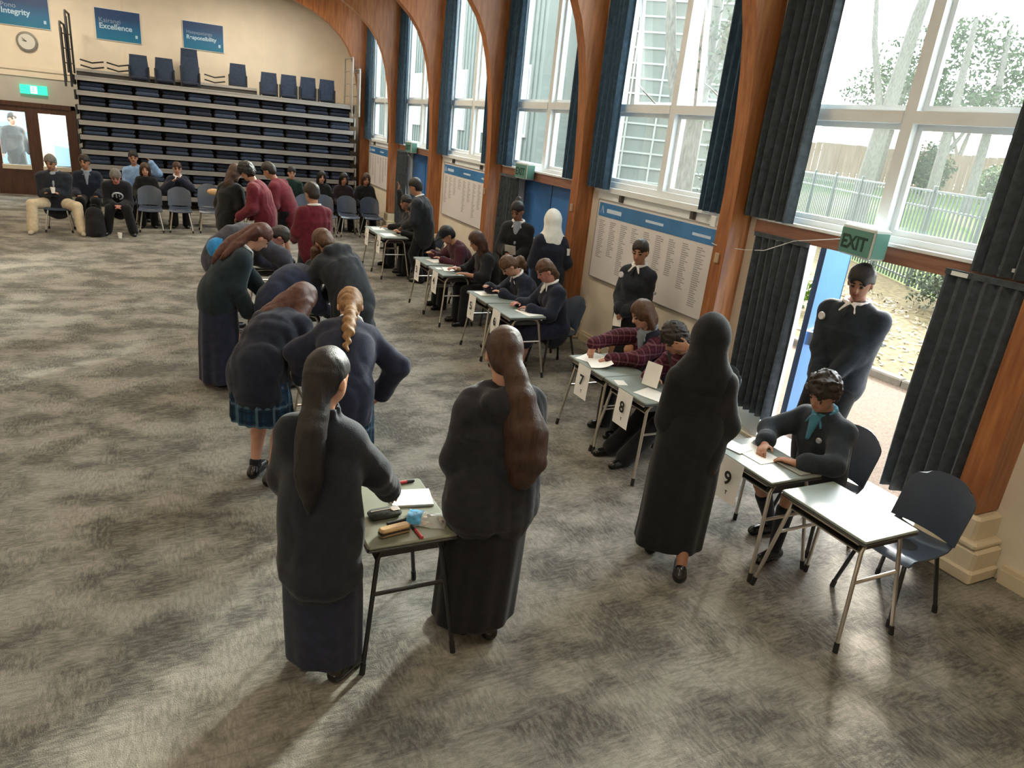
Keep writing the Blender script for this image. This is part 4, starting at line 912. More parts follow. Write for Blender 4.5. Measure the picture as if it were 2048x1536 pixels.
for i in range(9):
    mb = MB(); cx, cy = rn.uniform(-.02, .08), rn.uniform(-.055, .055); mb.lathe([(.004, 0), (.012, .004), (.013, .009), (.004, .014)], (cx, cy, .001), 8); mb.build('sweet', mat('sweet_%d' % (i % 3), ((.5, .3, .12), (.62, .5, .4), (.25, .12, .10))[i % 3], rough=.4), r, True)
flat('paper_sheet', 'white list sheet under the hands of the boy at desk 9', 'paper', 3.60, 3.17, .21, .29, 3, PAPER, group='papers on the desks'); flat('paper_sheet', 'white sheet at the far side of desk 9', 'paper', 3.52, 3.30, .15, .2, 12, PAPER, z=.726, group='papers on the desks')
r = empty('tablet', (3.73, 2.93, .7225), R(4), 'grey tablet lying at the near edge of desk 9', 'tablet'); mb = MB(); mb.rbox(-.085, .085, -.11, .11, 0, .009, .006); mb.build('tablet_body', mat('tablet_grey', (.30, .31, .31), rough=.35), r); mb = MB(); mb.box(-.075, .075, -.10, .10, .009, .0095); mb.build('screen', mat('tablet_screen', (.32, .35, .34), rough=.15), r)
flat('paper_sheet', 'bright white sheet at the near corner of desk 8', 'paper', 3.56, 4.31, .22, .26, 20, PAPER, group='papers on the desks'); flat('paper_slip', 'small white slip on desk 8 near the number sheet', 'paper', 3.44, 4.62, .09, .12, -15, PAPER, group='papers on the desks')
flat('paper_sheet', 'white papers spread on desk 7 under the blazer sleeve', 'paper', 3.55, 5.25, .26, .24, 25, PAPER, group='papers on the desks', curl_=.02); flat('paper_sheet', 'upper loose paper on desk 7 between two hands', 'paper', 3.52, 5.10, .2, .28, -20, PAPER, z=.729, group='papers on the desks', curl_=.05)
flat('paper_sheet', 'white sheet being written on at desk 6', 'paper', 3.70, 6.90, .21, .29, 8, PAPER, group='papers on the desks'); flat('paper_sheet', 'white sheet at the far end of desk 5', 'paper', 3.56, 7.82, .24, .2, 5, PAPER, group='papers on the desks')
flat('paper_sheet', 'white sheet on the desk of the person in black', 'paper', 3.62, 9.25, .2, .26, -12, PAPER, group='papers on the desks', curl_=.03); flat('paper_slip', 'small white slip on the desk of the person in black', 'paper', 3.47, 9.3, .08, .12, 0, PAPER, group='papers on the desks'); flat('paper_sheet', 'white sheet in front of the boy in a cap', 'paper', 3.62, 9.86, .21, .27, 10, PAPER, group='papers on the desks')
flat('paper_sheet', 'white sheet on the second desk from the bleachers', 'paper', 3.55, 12.15, .22, .3, 5, PAPER, group='papers on the desks'); flat('paper_sheet', 'white sheet on the desk nearest the bleachers', 'paper', 3.55, 12.82, .22, .3, -5, PAPER, group='papers on the desks')
flat('paper_sheet', 'white sheet on the desk under the stooping adult', 'paper', 1.15, 9.62, .2, .28, 20, PAPER, group='papers on the desks'); flat('paper_sheet', 'white sheet on the desk beside the person with chin on hand', 'paper', 1.3, 7.5, .2, .28, 10, PAPER, group='papers on the desks'); flat('paper_sheet', 'white sheet on the desk of the girl with the braid', 'paper', 1.1, 5.15, .2, .28, 10, PAPER, group='papers on the desks')
# things on the floor by the audience
BAGM = fabric('bag_black', (.012, .012, .014))
r = empty('backpack', (-1.16, 15.42, 0), 0, 'black backpack standing on the carpet between two seated men', 'bag')
bo = sdf_mesh('pack', [cone((-1.16, 15.45, .10), (-1.16, 15.47, .40), .17, .14, .04, False, .7, (0, 1, 0)), cone((-1.16, 15.36, .10), (-1.16, 15.37, .24), .12, .10, .03, False, .6, (0, 1, 0))], .015, BAGM, r, folds(.006, 20, 2))
mb = MB(); mb.tube([(-.06, .05, .52), (-.04, .05, .58), (.04, .05, .58), (.06, .05, .52)], .012); mb.build('grab_handle', BAGM, r, True)
def cup(x, y, z, label):
    r = empty('paper_cup', (x, y, z), 0, label, 'cup', 'white paper cups'); mb = MB(); mb.lathe([(.028, 0), (.039, .10), (.041, .10), (.041, .105), (.036, .105), (.035, .09)], n=18); mb.build('cup_body', PAPER, r, True); mb = MB(); mb.lathe([(.0355, .088), (.0355, .09)], n=18); mb.build('drink', mat('tea', (.06, .03, .015), rough=.2), r); return r
cup(-.76, 15.28, 0, 'white paper cup standing on the carpet in front of the man with the white print')
r = empty('tan_bundle', (1.0, 16.12, .55), 0, 'tan bundle lying over the back of an empty audience chair', 'bundle')
bo = sdf_mesh('bundle', [ell((.98, 16.12, .86), (.13, .07, .06)), ell((1.09, 16.10, .82), (.06, .06, .08))], .012, mat('tan_cloth', (.48, .30, .15), rough=.8, noise=.2, nscale=12), r, folds(.008, 40, 3))
# ------------------------------------------------------------------ the people
NAVY = fabric('wool_navy', (.014, .018, .034)); BLACKC = fabric('cloth_black', (.009, .010, .012)); CHAR = fabric('cloth_charcoal', (.018, .021, .027)); TEALD = fabric('cloth_dark_teal', (.013, .024, .032)); INDIGO = fabric('cloth_indigo', (.018, .022, .044))
MAROON = fabric('cloth_maroon', (.112, .012, .022)); MAROOND = fabric('cloth_dark_maroon', (.060, .016, .026)); LBLUE = fabric('cloth_light_blue', (.22, .36, .60)); BEIGE = fabric('cloth_beige', (.55, .47, .34), .12); GREYN = fabric('cloth_grey_purple', (.040, .042, .058)); BRIGHTB = fabric('cloth_bright_blue', (.035, .22, .50)); DGREEN = fabric('cloth_dark_green', (.010, .026, .022))
WSHIRT = fabric('shirt_white', (.72, .72, .72), .05); GSHIRT = fabric('shirt_grey_blue', (.24, .28, .34), .1); TEALS = fabric('shirt_teal', (.05, .17, .24), .1); WHITEC = fabric('scarf_white', (.72, .74, .72), .06)
LEATH = mat('shoe_leather', (.008, .008, .009), rough=.25); CANV = mat('shoe_canvas', (.42, .38, .30), rough=.7); DRKSOCK = fabric('sock_dark', (.012, .014, .02)); WSOCK = fabric('sock_white', (.6, .58, .56))
BADGE = mat('badge_white', (.62, .64, .64), rough=.4); SILVER = mat('silver_thread', (.35, .38, .42), rough=.4)
def plaid(name, base, l1, l2, sc=34):
    m = bpy.data.materials.new(name); m.use_nodes = True; nt = m.node_tree; N = nt.nodes; L = nt.links; b = N['Principled BSDF']; b.inputs['Roughness'].default_value = .9; b.inputs['Specular IOR Level'].default_value = .2
    tc = N.new('ShaderNodeTexCoord'); cur = None
    col = N.new('ShaderNodeRGB'); col.outputs[0].default_value = (*base, 1); cur = col.outputs[0]
    for d, cc, s_, lo in (('X', l1, sc, .80), ('Z', l1, sc * .8, .80), ('Y', l1, sc, .80), ('X', l2, sc * .5, .93), ('Z', l2, sc * .4, .93)):
        w = N.new('ShaderNodeTexWave'); w.bands_direction = d; w.inputs['Scale'].default_value = s_ / 6.28; w.inputs['Distortion'].default_value = .6; L.new(tc.outputs['Object'], w.inputs['Vector'])
        r = N.new('ShaderNodeMapRange'); r.inputs['From Min'].default_value = lo; r.inputs['From Max'].default_value = lo + .05; r.inputs['To Max'].default_value = .6; L.new(w.outputs['Fac'], r.inputs['Value'])
        mx = N.new('ShaderNodeMix'); mx.data_type = 'RGBA'; L.new(r.outputs['Result'], mx.inputs[0]); L.new(cur, mx.inputs[6]); mx.inputs[7].default_value = (*cc, 1); cur = mx.outputs[2]
    L.new(cur, b.inputs['Base Color']); return m
PLAIDB = plaid('plaid_blue', (.012, .040, .085), (.006, .014, .030), (.10, .17, .22))
PLAIDM = plaid('plaid_maroon', (.085, .018, .032), (.028, .008, .016), (.19, .09, .11), 60)
def body_h(o): return o
# ---- the three in front
J = person('person with a low dark ponytail and long dark coat, sleeve stretched over the stationery desk', (.57, 2.86), 60, 1.63, .0065, shw=.126, fat=.9, hr_=(.43, -.26, .80), er=(-.6, -.5, -.55), hl=(.22, .20, .86), hy=-22, hp=8, sk='tan', hair='black', curl=.5, fl=(.07, .09, 0), fr=(.0, -.11, 0), footr=-25)
top(J, fabric('coat_blue_black', (.016, .019, .028)), 'coat', .030, .305, 1.06, 3, .007, .006, wide=.018, stand=.055, r_el=.012); skirt(J, INDIGO, .10, 'long_skirt', .185, None, 9, .05, .05, seed=1); shoes(J, mat('patent_leather', (.012, .012, .012), rough=.12)); 
hairdo(J, 'tied', seed=2, amp=.003, tailw=[spine_tail(J, .62, lambda t, i: (.046 + .012 * math.sin(2.6 * t)) * (1 if t < .7 else 1 - (t - .7) * 2.6), -.0, .05)])
J = person('person in black hooded jacket and long skirt, very long brown ponytail down the back', (1.45, 2.89), 88, 1.69, .0065, fat=1.2, shw=.148, hl=(.26, .08, .98), el=(-.6, .5, -.6), hr_=(.26, -.10, 1.0), er=(-.6, -.5, -.6), hy=-12, hp=10, sk='light', hair='brown', fl=(.05, .11, 0), fr=(-.03, -.03, 0), footl=25, footr=10)
top(J, fabric('jacket_black_blue', (.017, .018, .024)), 'jacket', .038, .12, 1.0, 5, .010, .006, hood=True, wide=.012, r_el=.014); skirt(J, fabric('skirt_black', (.008, .008, .011)), .13, 'long_skirt', .225, .19, 10, .045, .08, seed=4); shoes(J, LEATH); 
hairdo(J, 'tied', seed=5, amp=.003, tail=[[((-.085, 0, -.005), .050), ((-.135, -.01, -.06), .050), ((-.185, -.02, -.16), .068), ((-.215, -.04, -.30), .092), ((-.215, -.06, -.44), .096), ((-.195, -.07, -.56), .080), ((-.18, -.075, -.65), .035)], [((-.16, -.03, -.14), .05), ((-.215, -.10, -.34), .070), ((-.205, -.12, -.50), .065), ((-.19, -.11, -.60), .03)]])
J = person('person in black robe and black headscarf walking past desk 8, seen from behind', (2.88, 3.06), 58, 1.68, .0075, hl=(.24, .10, 1.0), el=(-.4, .2, -.9), hr_=(.26, -.14, .98), er=(-.6, -.45, -.7), hp=14, hy=-10, sk='brown', hair='black', fl=(.22, .09, 0), fr=(-.16, -.07, .05), shw=.125, fat=.95)
top(J, BLACKC, 'robe_top', .030, .1, 1.02, 7, .007, .004, r_el=.015); skirt(J, fabric('robe_black', (.010, .012, .014)), .20, 'robe_skirt', .215, .175, 8, .05, .30, seed=8, off=(-.0, 0), fold=.006); shoes(J, LEATH); hijab(J, BLACKC, True)
# ---- bending over the middle desks
J = person('person bending low, long straight brown hair, navy jumper, blue plaid skirt, bare legs', (.56, 4.97), 48, 1.64, .008, pel=(-.04, 0, .90), bend=56, hp=55, hy=-5, hl=(.62, .16, .78), hr_=(.60, -.15, .77), sk='light', hair='red', fl=(.03, .09, 0), fr=(-.02, -.09, 0))
top(J, NAVY, 'jumper', .030, .16, 1.0, 9, .008, .005, wide=.01, r_el=.01); skirt(J, PLAIDB, .50, 'plaid_skirt', .235, None, 18, .07, .04, seed=2); shoes(J, LEATH); socks(J, DRKSOCK, .03)
hairdo(J, 'long', seed=7, tail=[[((-.03, .0, .05), .085), ((-.13, .06, -.02), .085), ((-.24, .10, -.09), .085), ((-.36, .13, -.17), .065), ((-.46, .15, -.23), .025)], [((-.06, -.06, .0), .06), ((-.16, -.06, -.10), .07), ((-.28, -.02, -.17), .055), ((-.36, .02, -.24), .02)]])
J = person('person with a long fair braid leaning onto a desk, elbow out, navy jumper', (1.02, 4.42), 76, 1.66, .0075, pel=(-.02, 0, .91), bend=48, hp=55, hy=5, hl=(.44, .30, .84), el=(-.2, .9, .1), hr_=(.26, -.27, .80), er=(-.4, -.8, .0), shw=.14, sk='light', hair='blond', fl=(.05, .08, 0), fr=(-.02, -.11, 0), lean=-4)
top(J, INDIGO, 'jumper', .032, .18, 1.0, 11, .007, .005, wide=.008, r_el=.014); skirt(J, PLAIDB, .50, 'plaid_skirt', .20, None, 16, .06, .04, seed=6); shoes(J, LEATH); socks(J, WSOCK, .10); collar(J, WSHIRT)
hairdo(J, 'tied', seed=3, tailw=[[(p + J.lv * (.012 if i % 2 else -.012), r) for i, (p, r) in enumerate(spine_tail(J, .56, lambda t, i: (.033 if i % 2 else .025) * (1 if t < .8 else 1.2 - .9 * t), .01, .05, 17))]])
J = person('person in navy hooded jumper with a bun stooping over the middle desk', (.94, 6.90), 30, 1.58, .009, pel=(-.02, 0, .88), bend=62, hp=60, hl=(.50, .18, .74), hr_=(.50, -.16, .74), sk='light', hair='mid', fat=1.05)
top(J, fabric('hoodie_navy', (.020, .028, .060)), 'hoodie', .034, .1, 1.0, 13, .008, .005, r_el=.012); trousers(J, BLACKC); shoes(J, LEATH); hairdo(J, 'tied', seed=9, tail=[[((-.06, 0, .10), .055), ((-.07, .0, .14), .05)]])
J = person('person in dark teal jacket and floor length navy skirt, reddish brown hair, looking down', (.42, 7.10), 8, 1.66, .0085, bend=34, hp=48, hr_=(.24, -.16, .78), er=(-.6, -.4, -.4), hl=(.52, .12, .80), sk='light', hair='red', fat=1.05)
top(J, TEALD, 'jacket', .034, .10, 1.0, 15, .008, .005, r_el=.012); skirt(J, INDIGO, .06, 'long_skirt', .24, None, 10, .07, .06, seed=10); shoes(J, LEATH); collar(J, WSHIRT); hairdo(J, 'tied', seed=4, tailw=[[(p + J.lv * .02, r) for p, r in spine_tail(J, .50, lambda t, i: .046 + .014 * math.sin(3 * t) - .06 * max(0, t - .6), -.03, .03)], [(p - J.lv * .06, r) for p, r in spine_tail(J, .42, lambda t, i: .032 - .03 * max(0, t - .6), -.05, .02)]])
J = person('large person in grey purple top with bright blue side panel, bent flat over a desk', (.66, 8.85), 12, 1.72, .0095, pel=(-.06, 0, .96), bend=76, hp=70, hr_=(.66, -.22, .76), hl=(.66, .2, .76), er=(.2, -.8, .4), sk='pink', hair='dark', sex='m', fat=1.25, shw=.20, fl=(.05, .15, 0), fr=(-.05, -.15, 0))
top(J, GREYN, 'hoodie', .042, .08, 1.0, 17, .010, .004, hood=True, r_el=.02); trousers(J, CHAR, 'shorts', .04, .62, .03); shoes(J, LEATH); hairdo(J, 'short', seed=1)
sdf_mesh('side_panel', [cone(J.pel - J.l * .10 - J.f * .10 + J.z * .10, J.pel - J.l * .13 - J.f * .05 - J.z * .10, .095, .10, .02), cone(J.pel - J.l * .10 - J.f * .10 + J.z * .10, J.wai - J.l * .10 + J.z * .06, .095, .10, .02)], .012, BRIGHTB, J.root, folds(.006, 22, 6))
J = person('person in dark hooded jacket, chin on one hand, leaning at the middle desk', (1.62, 6.74), 114, 1.68, .009, bend=46, hp=48, pel=(-.03, 0, .93), hl=(.46, .12, 1.16), el=(.2, .5, -.8), hr_=(.58, -.06, .78), er=(-.3, -.7, .1), sk='tan', hair='mid', fat=1.08, sex='m', hd_l=(.15, -.1, .9), hn_l=(.3, -.9, 0))
top(J, CHAR, 'jacket', .040, .30, 1.0, 19, .010, .005, hood=True, wide=.02, r_el=.016); trousers(J, BLACKC); shoes(J, LEATH); hairdo(J, 'short', seed=6)
J = person('person in maroon jersey with pale collar seen from behind, standing beyond the middle desks', (1.86, 9.95), 105, 1.66, .010, hp=16, hy=18, hl=(.28, .16, .95), hr_=(.28, -.18, .92), sk='tan', hair='dark', sex='m', fat=1.12)
top(J, MAROON, 'jersey', .034, .12, 1.0, 21, .007, .004, r_el=.012); trousers(J, CHAR, 'shorts', .03, .55, .02); shoes(J, LEATH); socks(J, DRKSOCK, .28); collar(J, WSHIRT, r=.070); hairdo(J, 'short', seed=12)
J = person('person in a maroon jersey leaning left towards a friend in black, by the audience chairs', (1.50, 12.15), 155, 1.76, .011, bend=20, hp=35, hl=(.34, .2, .95), hr_=(.30, -.2, .92), sk='tan', hair='black', sex='m', fat=1.1)
top(J, MAROON, 'jersey', .036, .14, 1.0, 23, .008, .004, r_el=.014); trousers(J, BLACKC, 'shorts', .03, .55, .02); shoes(J, LEATH); socks(J, DRKSOCK, .3); hairdo(J, 'curly', seed=2)
J = person('person in black with long dark hair standing left of the two in maroon', (.95, 12.45), 40, 1.66, .011, bend=12, hp=25, hl=(.25, .15, .95), hr_=(.25, -.15, .95), sk='tan', hair='brown')
top(J, BLACKC, 'jacket', .036, .18, 1.0, 25, .008, r_el=.012); trousers(J, BLACKC); shoes(J, LEATH); hairdo(J, 'long', seed=8, tail=[[((-.07, .0, -.03), .08), ((-.13, .0, -.16), .08), ((-.15, .0, -.30), .05)]])
J = person('person in a maroon jersey, black shorts and bare legs, partly behind the other maroon jersey', (1.98, 13.0), 150, 1.74, .011, bend=24, hp=30, hl=(.36, .2, .95), hr_=(.30, -.22, .95), sk='tan', hair='dark', sex='m', lean=6)
top(J, MAROON, 'jersey', .036, .14, 1.0, 27, .008, .004, r_el=.012); trousers(J, BLACKC, 'shorts', .035, .52, .03); shoes(J, LEATH); hairdo(J, 'short', seed=3)
# ---- seated at the numbered desks (facing the middle of the hall)
def sit(label, x, y, h, res, **k):
    k.setdefault('pel', (0, 0, .540)); k.setdefault('fl', (.42, .12, 0)); k.setdefault('fr', (.42, -.12, 0)); k.setdefault('bend', 16); k.setdefault('hp', 30)
    return person(label, (x, y), k.pop('face', 180), h, res, **k)
J = sit('person with dark curly hair writing at desk 9, charcoal jumper over teal shirt', 4.17, 3.07, 1.64, .0065, bend=14, hp=26, hy=8, sex='m', sk='tan', hair='dark', hl=(.46, .14, .755), hr_=(.47, -.13, .765), el=(-.4, .8, -.1), er=(-.4, -.8, -.1), hn_l=(0, 0, -1), hn_r=(0, .5, -1), hd_l=(.45, -.9, 0), hd_r=(.8, .5, -.1), fl=(.44, .14, 0), fr=(.20, -.14, 0))
top(J, fabric('jumper_charcoal', (.020, .027, .036)), 'jumper', .028, .10, .84, 31, .006, .006, r_el=.008); collar(J, TEALS, r=.062); vneck(J, TEALS, w=.05, l_=.12); trousers(J, CHAR, 'shorts', .02, .44); socks(J, DRKSOCK, .30); shoes(J, LEATH); hairdo(J, 'curly', seed=5); patch(J, SILVER, 'crest', (.07, .06), .020)
J = sit('person at desk 8 in dark vest and maroon sleeves, one hand across the face', 4.16, 4.52, 1.62, .0075, bend=24, hp=40, sex='m', sk='tan', hair='dark', hl=(.29, .17, 1.11), el=(-1, .6, .2), hd_l=(.85, -.5, .0), hn_l=(-.4, -.85, 0), hr_=(.46, .02, .80), er=(-.3, -.8, -.4), hd_r=(.5, .6, .1), hn_r=(.3, .2, -.9), fl=(.66, .06, 0), fr=(.66, -.16, 0))
top(J, PLAIDM, 'sleeved_shirt', .026, .05, .84, 33, .006, .004, r_el=.01); sdf_mesh('vest', torso(J, .038) + [cone(J.nek + J.u2 * .02, J.nek + J.u2 * .3, .06, .08, .012, True), cone(J.sl + J.lv * .09 , J.sl + J.lv * .3, .12, .15, .01, True), cone(J.sr - J.lv * .09, J.sr - J.lv * .3, .12, .15, .01, True)], .009, BLACKC, J.root, folds(.005, 26, 3)); trousers(J, BLACKC); shoes(J, LEATH); hairdo(J, 'curly', seed=9)
p = J.W((.56, .10, .86)); M = frame((.35, -.94, 0), (.2, .05, .97), p); mb = MB(); mb.sheet([[(-.075 + .15 * i / 4, -.10 + .20 * j / 4, .004 * math.sin(i + j)) for j in range(5)] for i in range(5)], .0015); o = mb.build('held_paper', PAPER, None, True); o.matrix_world = M; tag(o, 'white sheet held upright by the person hiding the face at desk 8', 'paper', 'papers held in hands')
J = sit('person with brown hair at desk 7, dark vest, grey shirt front, maroon plaid sleeves', 4.22, 5.14, 1.66, .0075, bend=20, hp=30, hy=-8, sk='light', hair='mid', hl=(.58, .06, .77), el=(-.3, .9, -.3), hr_=(.64, -.16, .86), er=(-.3, -.8, .3), hd_r=(.5, .3, -.6))
top(J, PLAIDM, 'sleeved_shirt', .028, .05, 1.0, 35, .006, .004, r_el=.012); sdf_mesh('vest', torso(J, .038) + [cone(J.nek + J.u2 * .02, J.nek + J.u2 * .3, .06, .08, .012, True), cone(J.sl + J.lv * .085, J.sl + J.lv * .3, .12, .15, .01, True), cone(J.sr - J.lv * .085, J.sr - J.lv * .3, .12, .15, .01, True)], .009, NAVY, J.root, folds(.005, 26, 3)); collar(J, GSHIRT); vneck(J, GSHIRT, w=.07, l_=.22); trousers(J, BLACKC); shoes(J, LEATH); hairdo(J, 'long', seed=3, tail=[[((-.08, .0, -.05), .07), ((-.11, .01, -.16), .055), ((-.12, .01, -.24), .03)]])
J = sit('person in a navy jumper with white collar and bare legs writing at desk 6', 4.14, 7.03, 1.66, .008, bend=14, hp=36, sk='pink', hair='mid', hl=(.42, .10, .765), hr_=(.44, -.14, .765), hd_l=(.6, -.7, 0), fl=(.42, .02, 0), fr=(.60, -.08, 0))
top(J, NAVY, 'jumper', .030, .10, .94, 37, .007, .004, r_el=.012); collar(J, WSHIRT, r=.068); lap_skirt(J, INDIGO); shoes(J, LEATH); hairdo(J, 'tied', seed=4, tail=[[((-.09, .01, .02), .04), ((-.14, .02, -.04), .035), ((-.15, .02, -.14), .03), ((-.14, .02, -.2), .012)]]); vneck(J, WSHIRT, w=.03, l_=.05)
J = sit('person with a swept back ponytail and navy jumper, head down over desk 5', 4.16, 7.72, 1.64, .0085, bend=30, hp=52, sk='light', hair='mid', hl=(.46, .12, .765), hr_=(.56, -.10, .80), hd_r=(.5, .4, .3))
top(J, NAVY, 'jumper', .030, .08, 1.0, 39, .007, .004, r_el=.012); collar(J, WSHIRT, r=.068); trousers(J, BLACKC); shoes(J, LEATH); hairdo(J, 'tied', seed=6, tail=[[((-.09, 0, .05), .05), ((-.15, -.0, .07), .055), ((-.20, 0, .02), .045), ((-.24, 0, -.04), .02)]])
J = sit('seated person all in black with long dark hair, bare forearm resting on the fourth desk', 4.14, 8.98, 1.66, .0095, bend=20, hp=28, sk='tan', hair='brown', hl=(.46, .20, .755), hr_=(.5, -.12, .77))
top(J, BLACKC, 'shirt', .034, .10, .70, 41, .008, r_el=.01); trousers(J, BLACKC); shoes(J, LEATH); hairdo(J, 'long', seed=5, tail=[[((-.06, .0, -.03), .08), ((-.10, .02, -.16), .08), ((-.12, .02, -.32), .07), ((-.12, .02, -.42), .03)]])
J = sit('person in a dark cap and dark maroon jersey bent over the third desk', 4.14, 9.88, 1.62, .0095, bend=30, hp=40, sex='m', sk='tan', hair='black', hl=(.46, .16, .765), hr_=(.52, -.14, .80))
top(J, MAROOND, 'jersey', .032, .08, 1.0, 43, .007, r_el=.012); trousers(J, BLACKC); shoes(J, LEATH); hairdo(J, 'short', seed=7)
H = J.hc; F3 = [J.ff, J.hl, J.hu]; sdf_mesh('cap', [ell(H + J.hu * .045, (.115, .098, .095), F3), ell(H + J.hu * .055 + J.ff * .13, (.085, .075, .012), F3), ell(H - J.hu * .06, (.3, .3, .085), F3, .005, True)], .008, BLACKC, J.root)
J = sit('person in black seated behind the standing one near the end of the desk row', 4.30, 12.22, 1.62, .011, bend=22, hp=35, sk='tan', hair='black', hl=(.5, .12, .77), hr_=(.5, -.12, .77)); top(J, BLACKC, 'jacket', .03, .1, 1.0, 45, r_el=.01); collar(J, WSHIRT); vneck(J, WSHIRT); trousers(J, BLACKC); shoes(J, LEATH); hairdo(J, 'long', seed=1)
J = sit('person at the desk nearest the bleachers with one hand raised', 4.22, 12.92, 1.62, .011, bend=10, hp=10, sk='brown', hair='black', hl=(.5, .12, .77), hr_=(.22, -.20, 1.42), er=(.6, -.4, -.6), hd_r=(0, 0, 1), hn_r=(1, 0, 0)); top(J, BLACKC, 'jacket', .03, .1, .9, 46, r_el=.01); trousers(J, BLACKC); shoes(J, LEATH); hairdo(J, 'short', seed=1)
# ---- standing along the wall
def paper_in(name, label, p, x, y, w, h):
    M = frame(x, y, p); mb = MB(); mb.sheet([[(-w / 2 + w * i / 4, -h / 2 + h * j / 4, .004 * math.sin(i * 1.3 + j)) for j in range(5)] for i in range(5)], .0015); o = mb.build(name, PAPER, None, True); o.matrix_world = M; return tag(o, label, 'paper', 'papers held in hands')
J = person('broad tall person in dark jumper with white collar, hands clasped, at the open doorway', (5.10, 3.84), 192, 1.87, .007, fat=1.2, shw=.192, sex='m', hp=22, hy=14, sk='brown', hair='black', hl=(.25, .05, .98), hr_=(.26, -.04, 1.00), el=(-.7, .5, -.5), er=(-.7, -.5, -.5), hd_l=(.3, -.95, -.1), hd_r=(.3, .9, -.2), hn_l=(-1, -.2, 0), hn_r=(-1, .1, 0), curl=.6)
top(J, fabric('jumper_blue_black', (.016, .023, .032)), 'jumper', .030, .08, 1.0, 47, .007, .005, r_el=.01); collar(J, WSHIRT, r=.078); trousers(J, BLACKC); shoes(J, LEATH); hairdo(J, 'short', seed=8); patch(J, BADGE, 'round_badge', (-.13, .08), .034); patch(J, SILVER, 'sleeve_crest', (.20, -.04), .016, nx=nrm(J.fv + J.lv)); vneck(J, BLACKC, 'necktie', .018, .06)
J = person('person in navy jumper with white collar and round badge before the large honours board', (4.72, 6.34), 205, 1.62, .0075, hp=18, hy=10, sk='tan', hair='dark', hl=(.19, .02, .90), hr_=(.19, -.06, .91), el=(-.7, .6, -.4), er=(-.7, -.6, -.4), hd_l=(.2, -.8, -.5), hd_r=(.2, .5, -.7), fat=1.05, curl=.6)
top(J, fabric('jumper_navy_grey', (.017, .021, .030)), 'jumper', .028, .10, 1.0, 49, .006, .004, r_el=.01); collar(J, WSHIRT, r=.070); skirt(J, BLACKC, .12, 'long_skirt', .19, None, 8, .04, .05, seed=3); shoes(J, LEATH); hairdo(J, 'tied', seed=10); patch(J, BADGE, 'round_badge', (-.085, .085), .034); patch(J, SILVER, 'sleeve_crest', (.155, -.05), .018, nx=nrm(J.fv + J.lv)); vneck(J, BLACKC, 'necktie', .018, .06)
p = J.W((.22, -.05, .80)); paper_in('held_paper', 'folded white paper hanging from the hand of the girl by the honours board', p, J.l, (0, .2, 1), .10, .16)
J = person('person in black blazer with top bun reading papers near the middle blue door', (4.50, 9.0), 235, 1.70, .0085, hp=28, hy=-15, sk='brown', hair='black', hl=(.28, .06, 1.02), hr_=(.30, -.08, 1.06), el=(-.6, .5, -.6), er=(-.6, -.5, -.6), fat=1.05, curl=.6)
top(J, BLACKC, 'blazer', .034, .22, 1.0, 51, .007, r_el=.012); collar(J, WSHIRT, r=.070); vneck(J, GSHIRT, w=.07, l_=.25); trousers(J, BLACKC); shoes(J, LEATH); hairdo(J, 'tied', seed=11, tail=[[((-.03, 0, .12), .04), ((-.03, 0, .15), .042)]])
p = J.W((.36, -.02, 1.10)); paper_in('held_paper', 'white papers in the hands of the person in the black blazer', p, J.l, J.z * .8 + J.f * .5, .15, .20)
J = person('person in a white headscarf and dark jacket with a white arm label', (4.56, 8.10), 78, 1.68, .0085, hp=10, hl=(.24, .1, .98), hr_=(.2, -.2, .95), sk='tan', hair='black', fat=1.08)
top(J, NAVY, 'jacket', .034, .2, 1.0, 53, .007, r_el=.012); skirt(J, BLACKC, .1, 'long_skirt', .2, None, 8, .04, .05, seed=5); shoes(J, LEATH); hijab(J, WHITEC, True, .10)
e = J.er * .4 + J.sr * .6 - J.f * .085 - J.l * .03 - J.base; mb = MB(); M = frame(-J.l, J.z, e); mb.sheet([[(-.03 + .06 * i / 3, -.045 + .09 * j / 3, -.006 * (i - 1.5) ** 2) for j in range(4)] for i in range(4)], .003); o = mb.build('arm_label', PAPER, J.root); o.matrix_local = M
J = person('standing person in black leaning over the second desk from the bleachers, seen from behind', (4.02, 11.62), 140, 1.70, .0095, bend=14, hp=22, hl=(.3, .16, .95), hr_=(.3, -.16, .95), sk='tan', hair='black', sex='m', fat=1.1)
top(J, CHAR, 'jacket', .034, .16, 1.0, 55, .008, r_el=.014); trousers(J, BLACKC); shoes(J, LEATH); hairdo(J, 'short', seed=2); collar(J, WSHIRT)
# ---- seated audience (facing the camera)
def aud(label, x, y, h, topm, hair='dark', sk='tan', sex='m', style='short', trou=None, **k):
    k.setdefault('hl', (.30, .16, .62)); k.setdefault('hr_', (.30, -.16, .62)); k.setdefault('hp', 15); k.setdefault('bend', 8)
    J = sit(label, x, y, h, .012, face=k.pop('face', -90), hair=hair, sk=sk, sex=sex, **k); top(J, topm, 'jacket' if sex == 'm' else 'jumper', .032, .08, 1.0, int(x * 10) % 50 + 3, .007, r_el=.01); trousers(J, trou or BLACKC); shoes(J, LEATH)
    hairdo(J, style, seed=3) if style else None; return J
J = sit('seated man with grey beard, dark suit jacket and beige trousers, holding a white cup', -1.80, 16.02, 1.76, .011, face=-90, bend=4, hp=22, hy=-14, sex='m', sk='tan', hair='grey', hl=(.26, -.0, .74), hr_=(.28, -.06, .74), fat=1.2, shw=.20, fl=(.50, .42, 0), fr=(.46, -.38, 0), kl=(.6, .5, .6), kr=(.6, -.5, .6), hd_l=(.4, -.8, .1), hd_r=(.4, .8, .1))
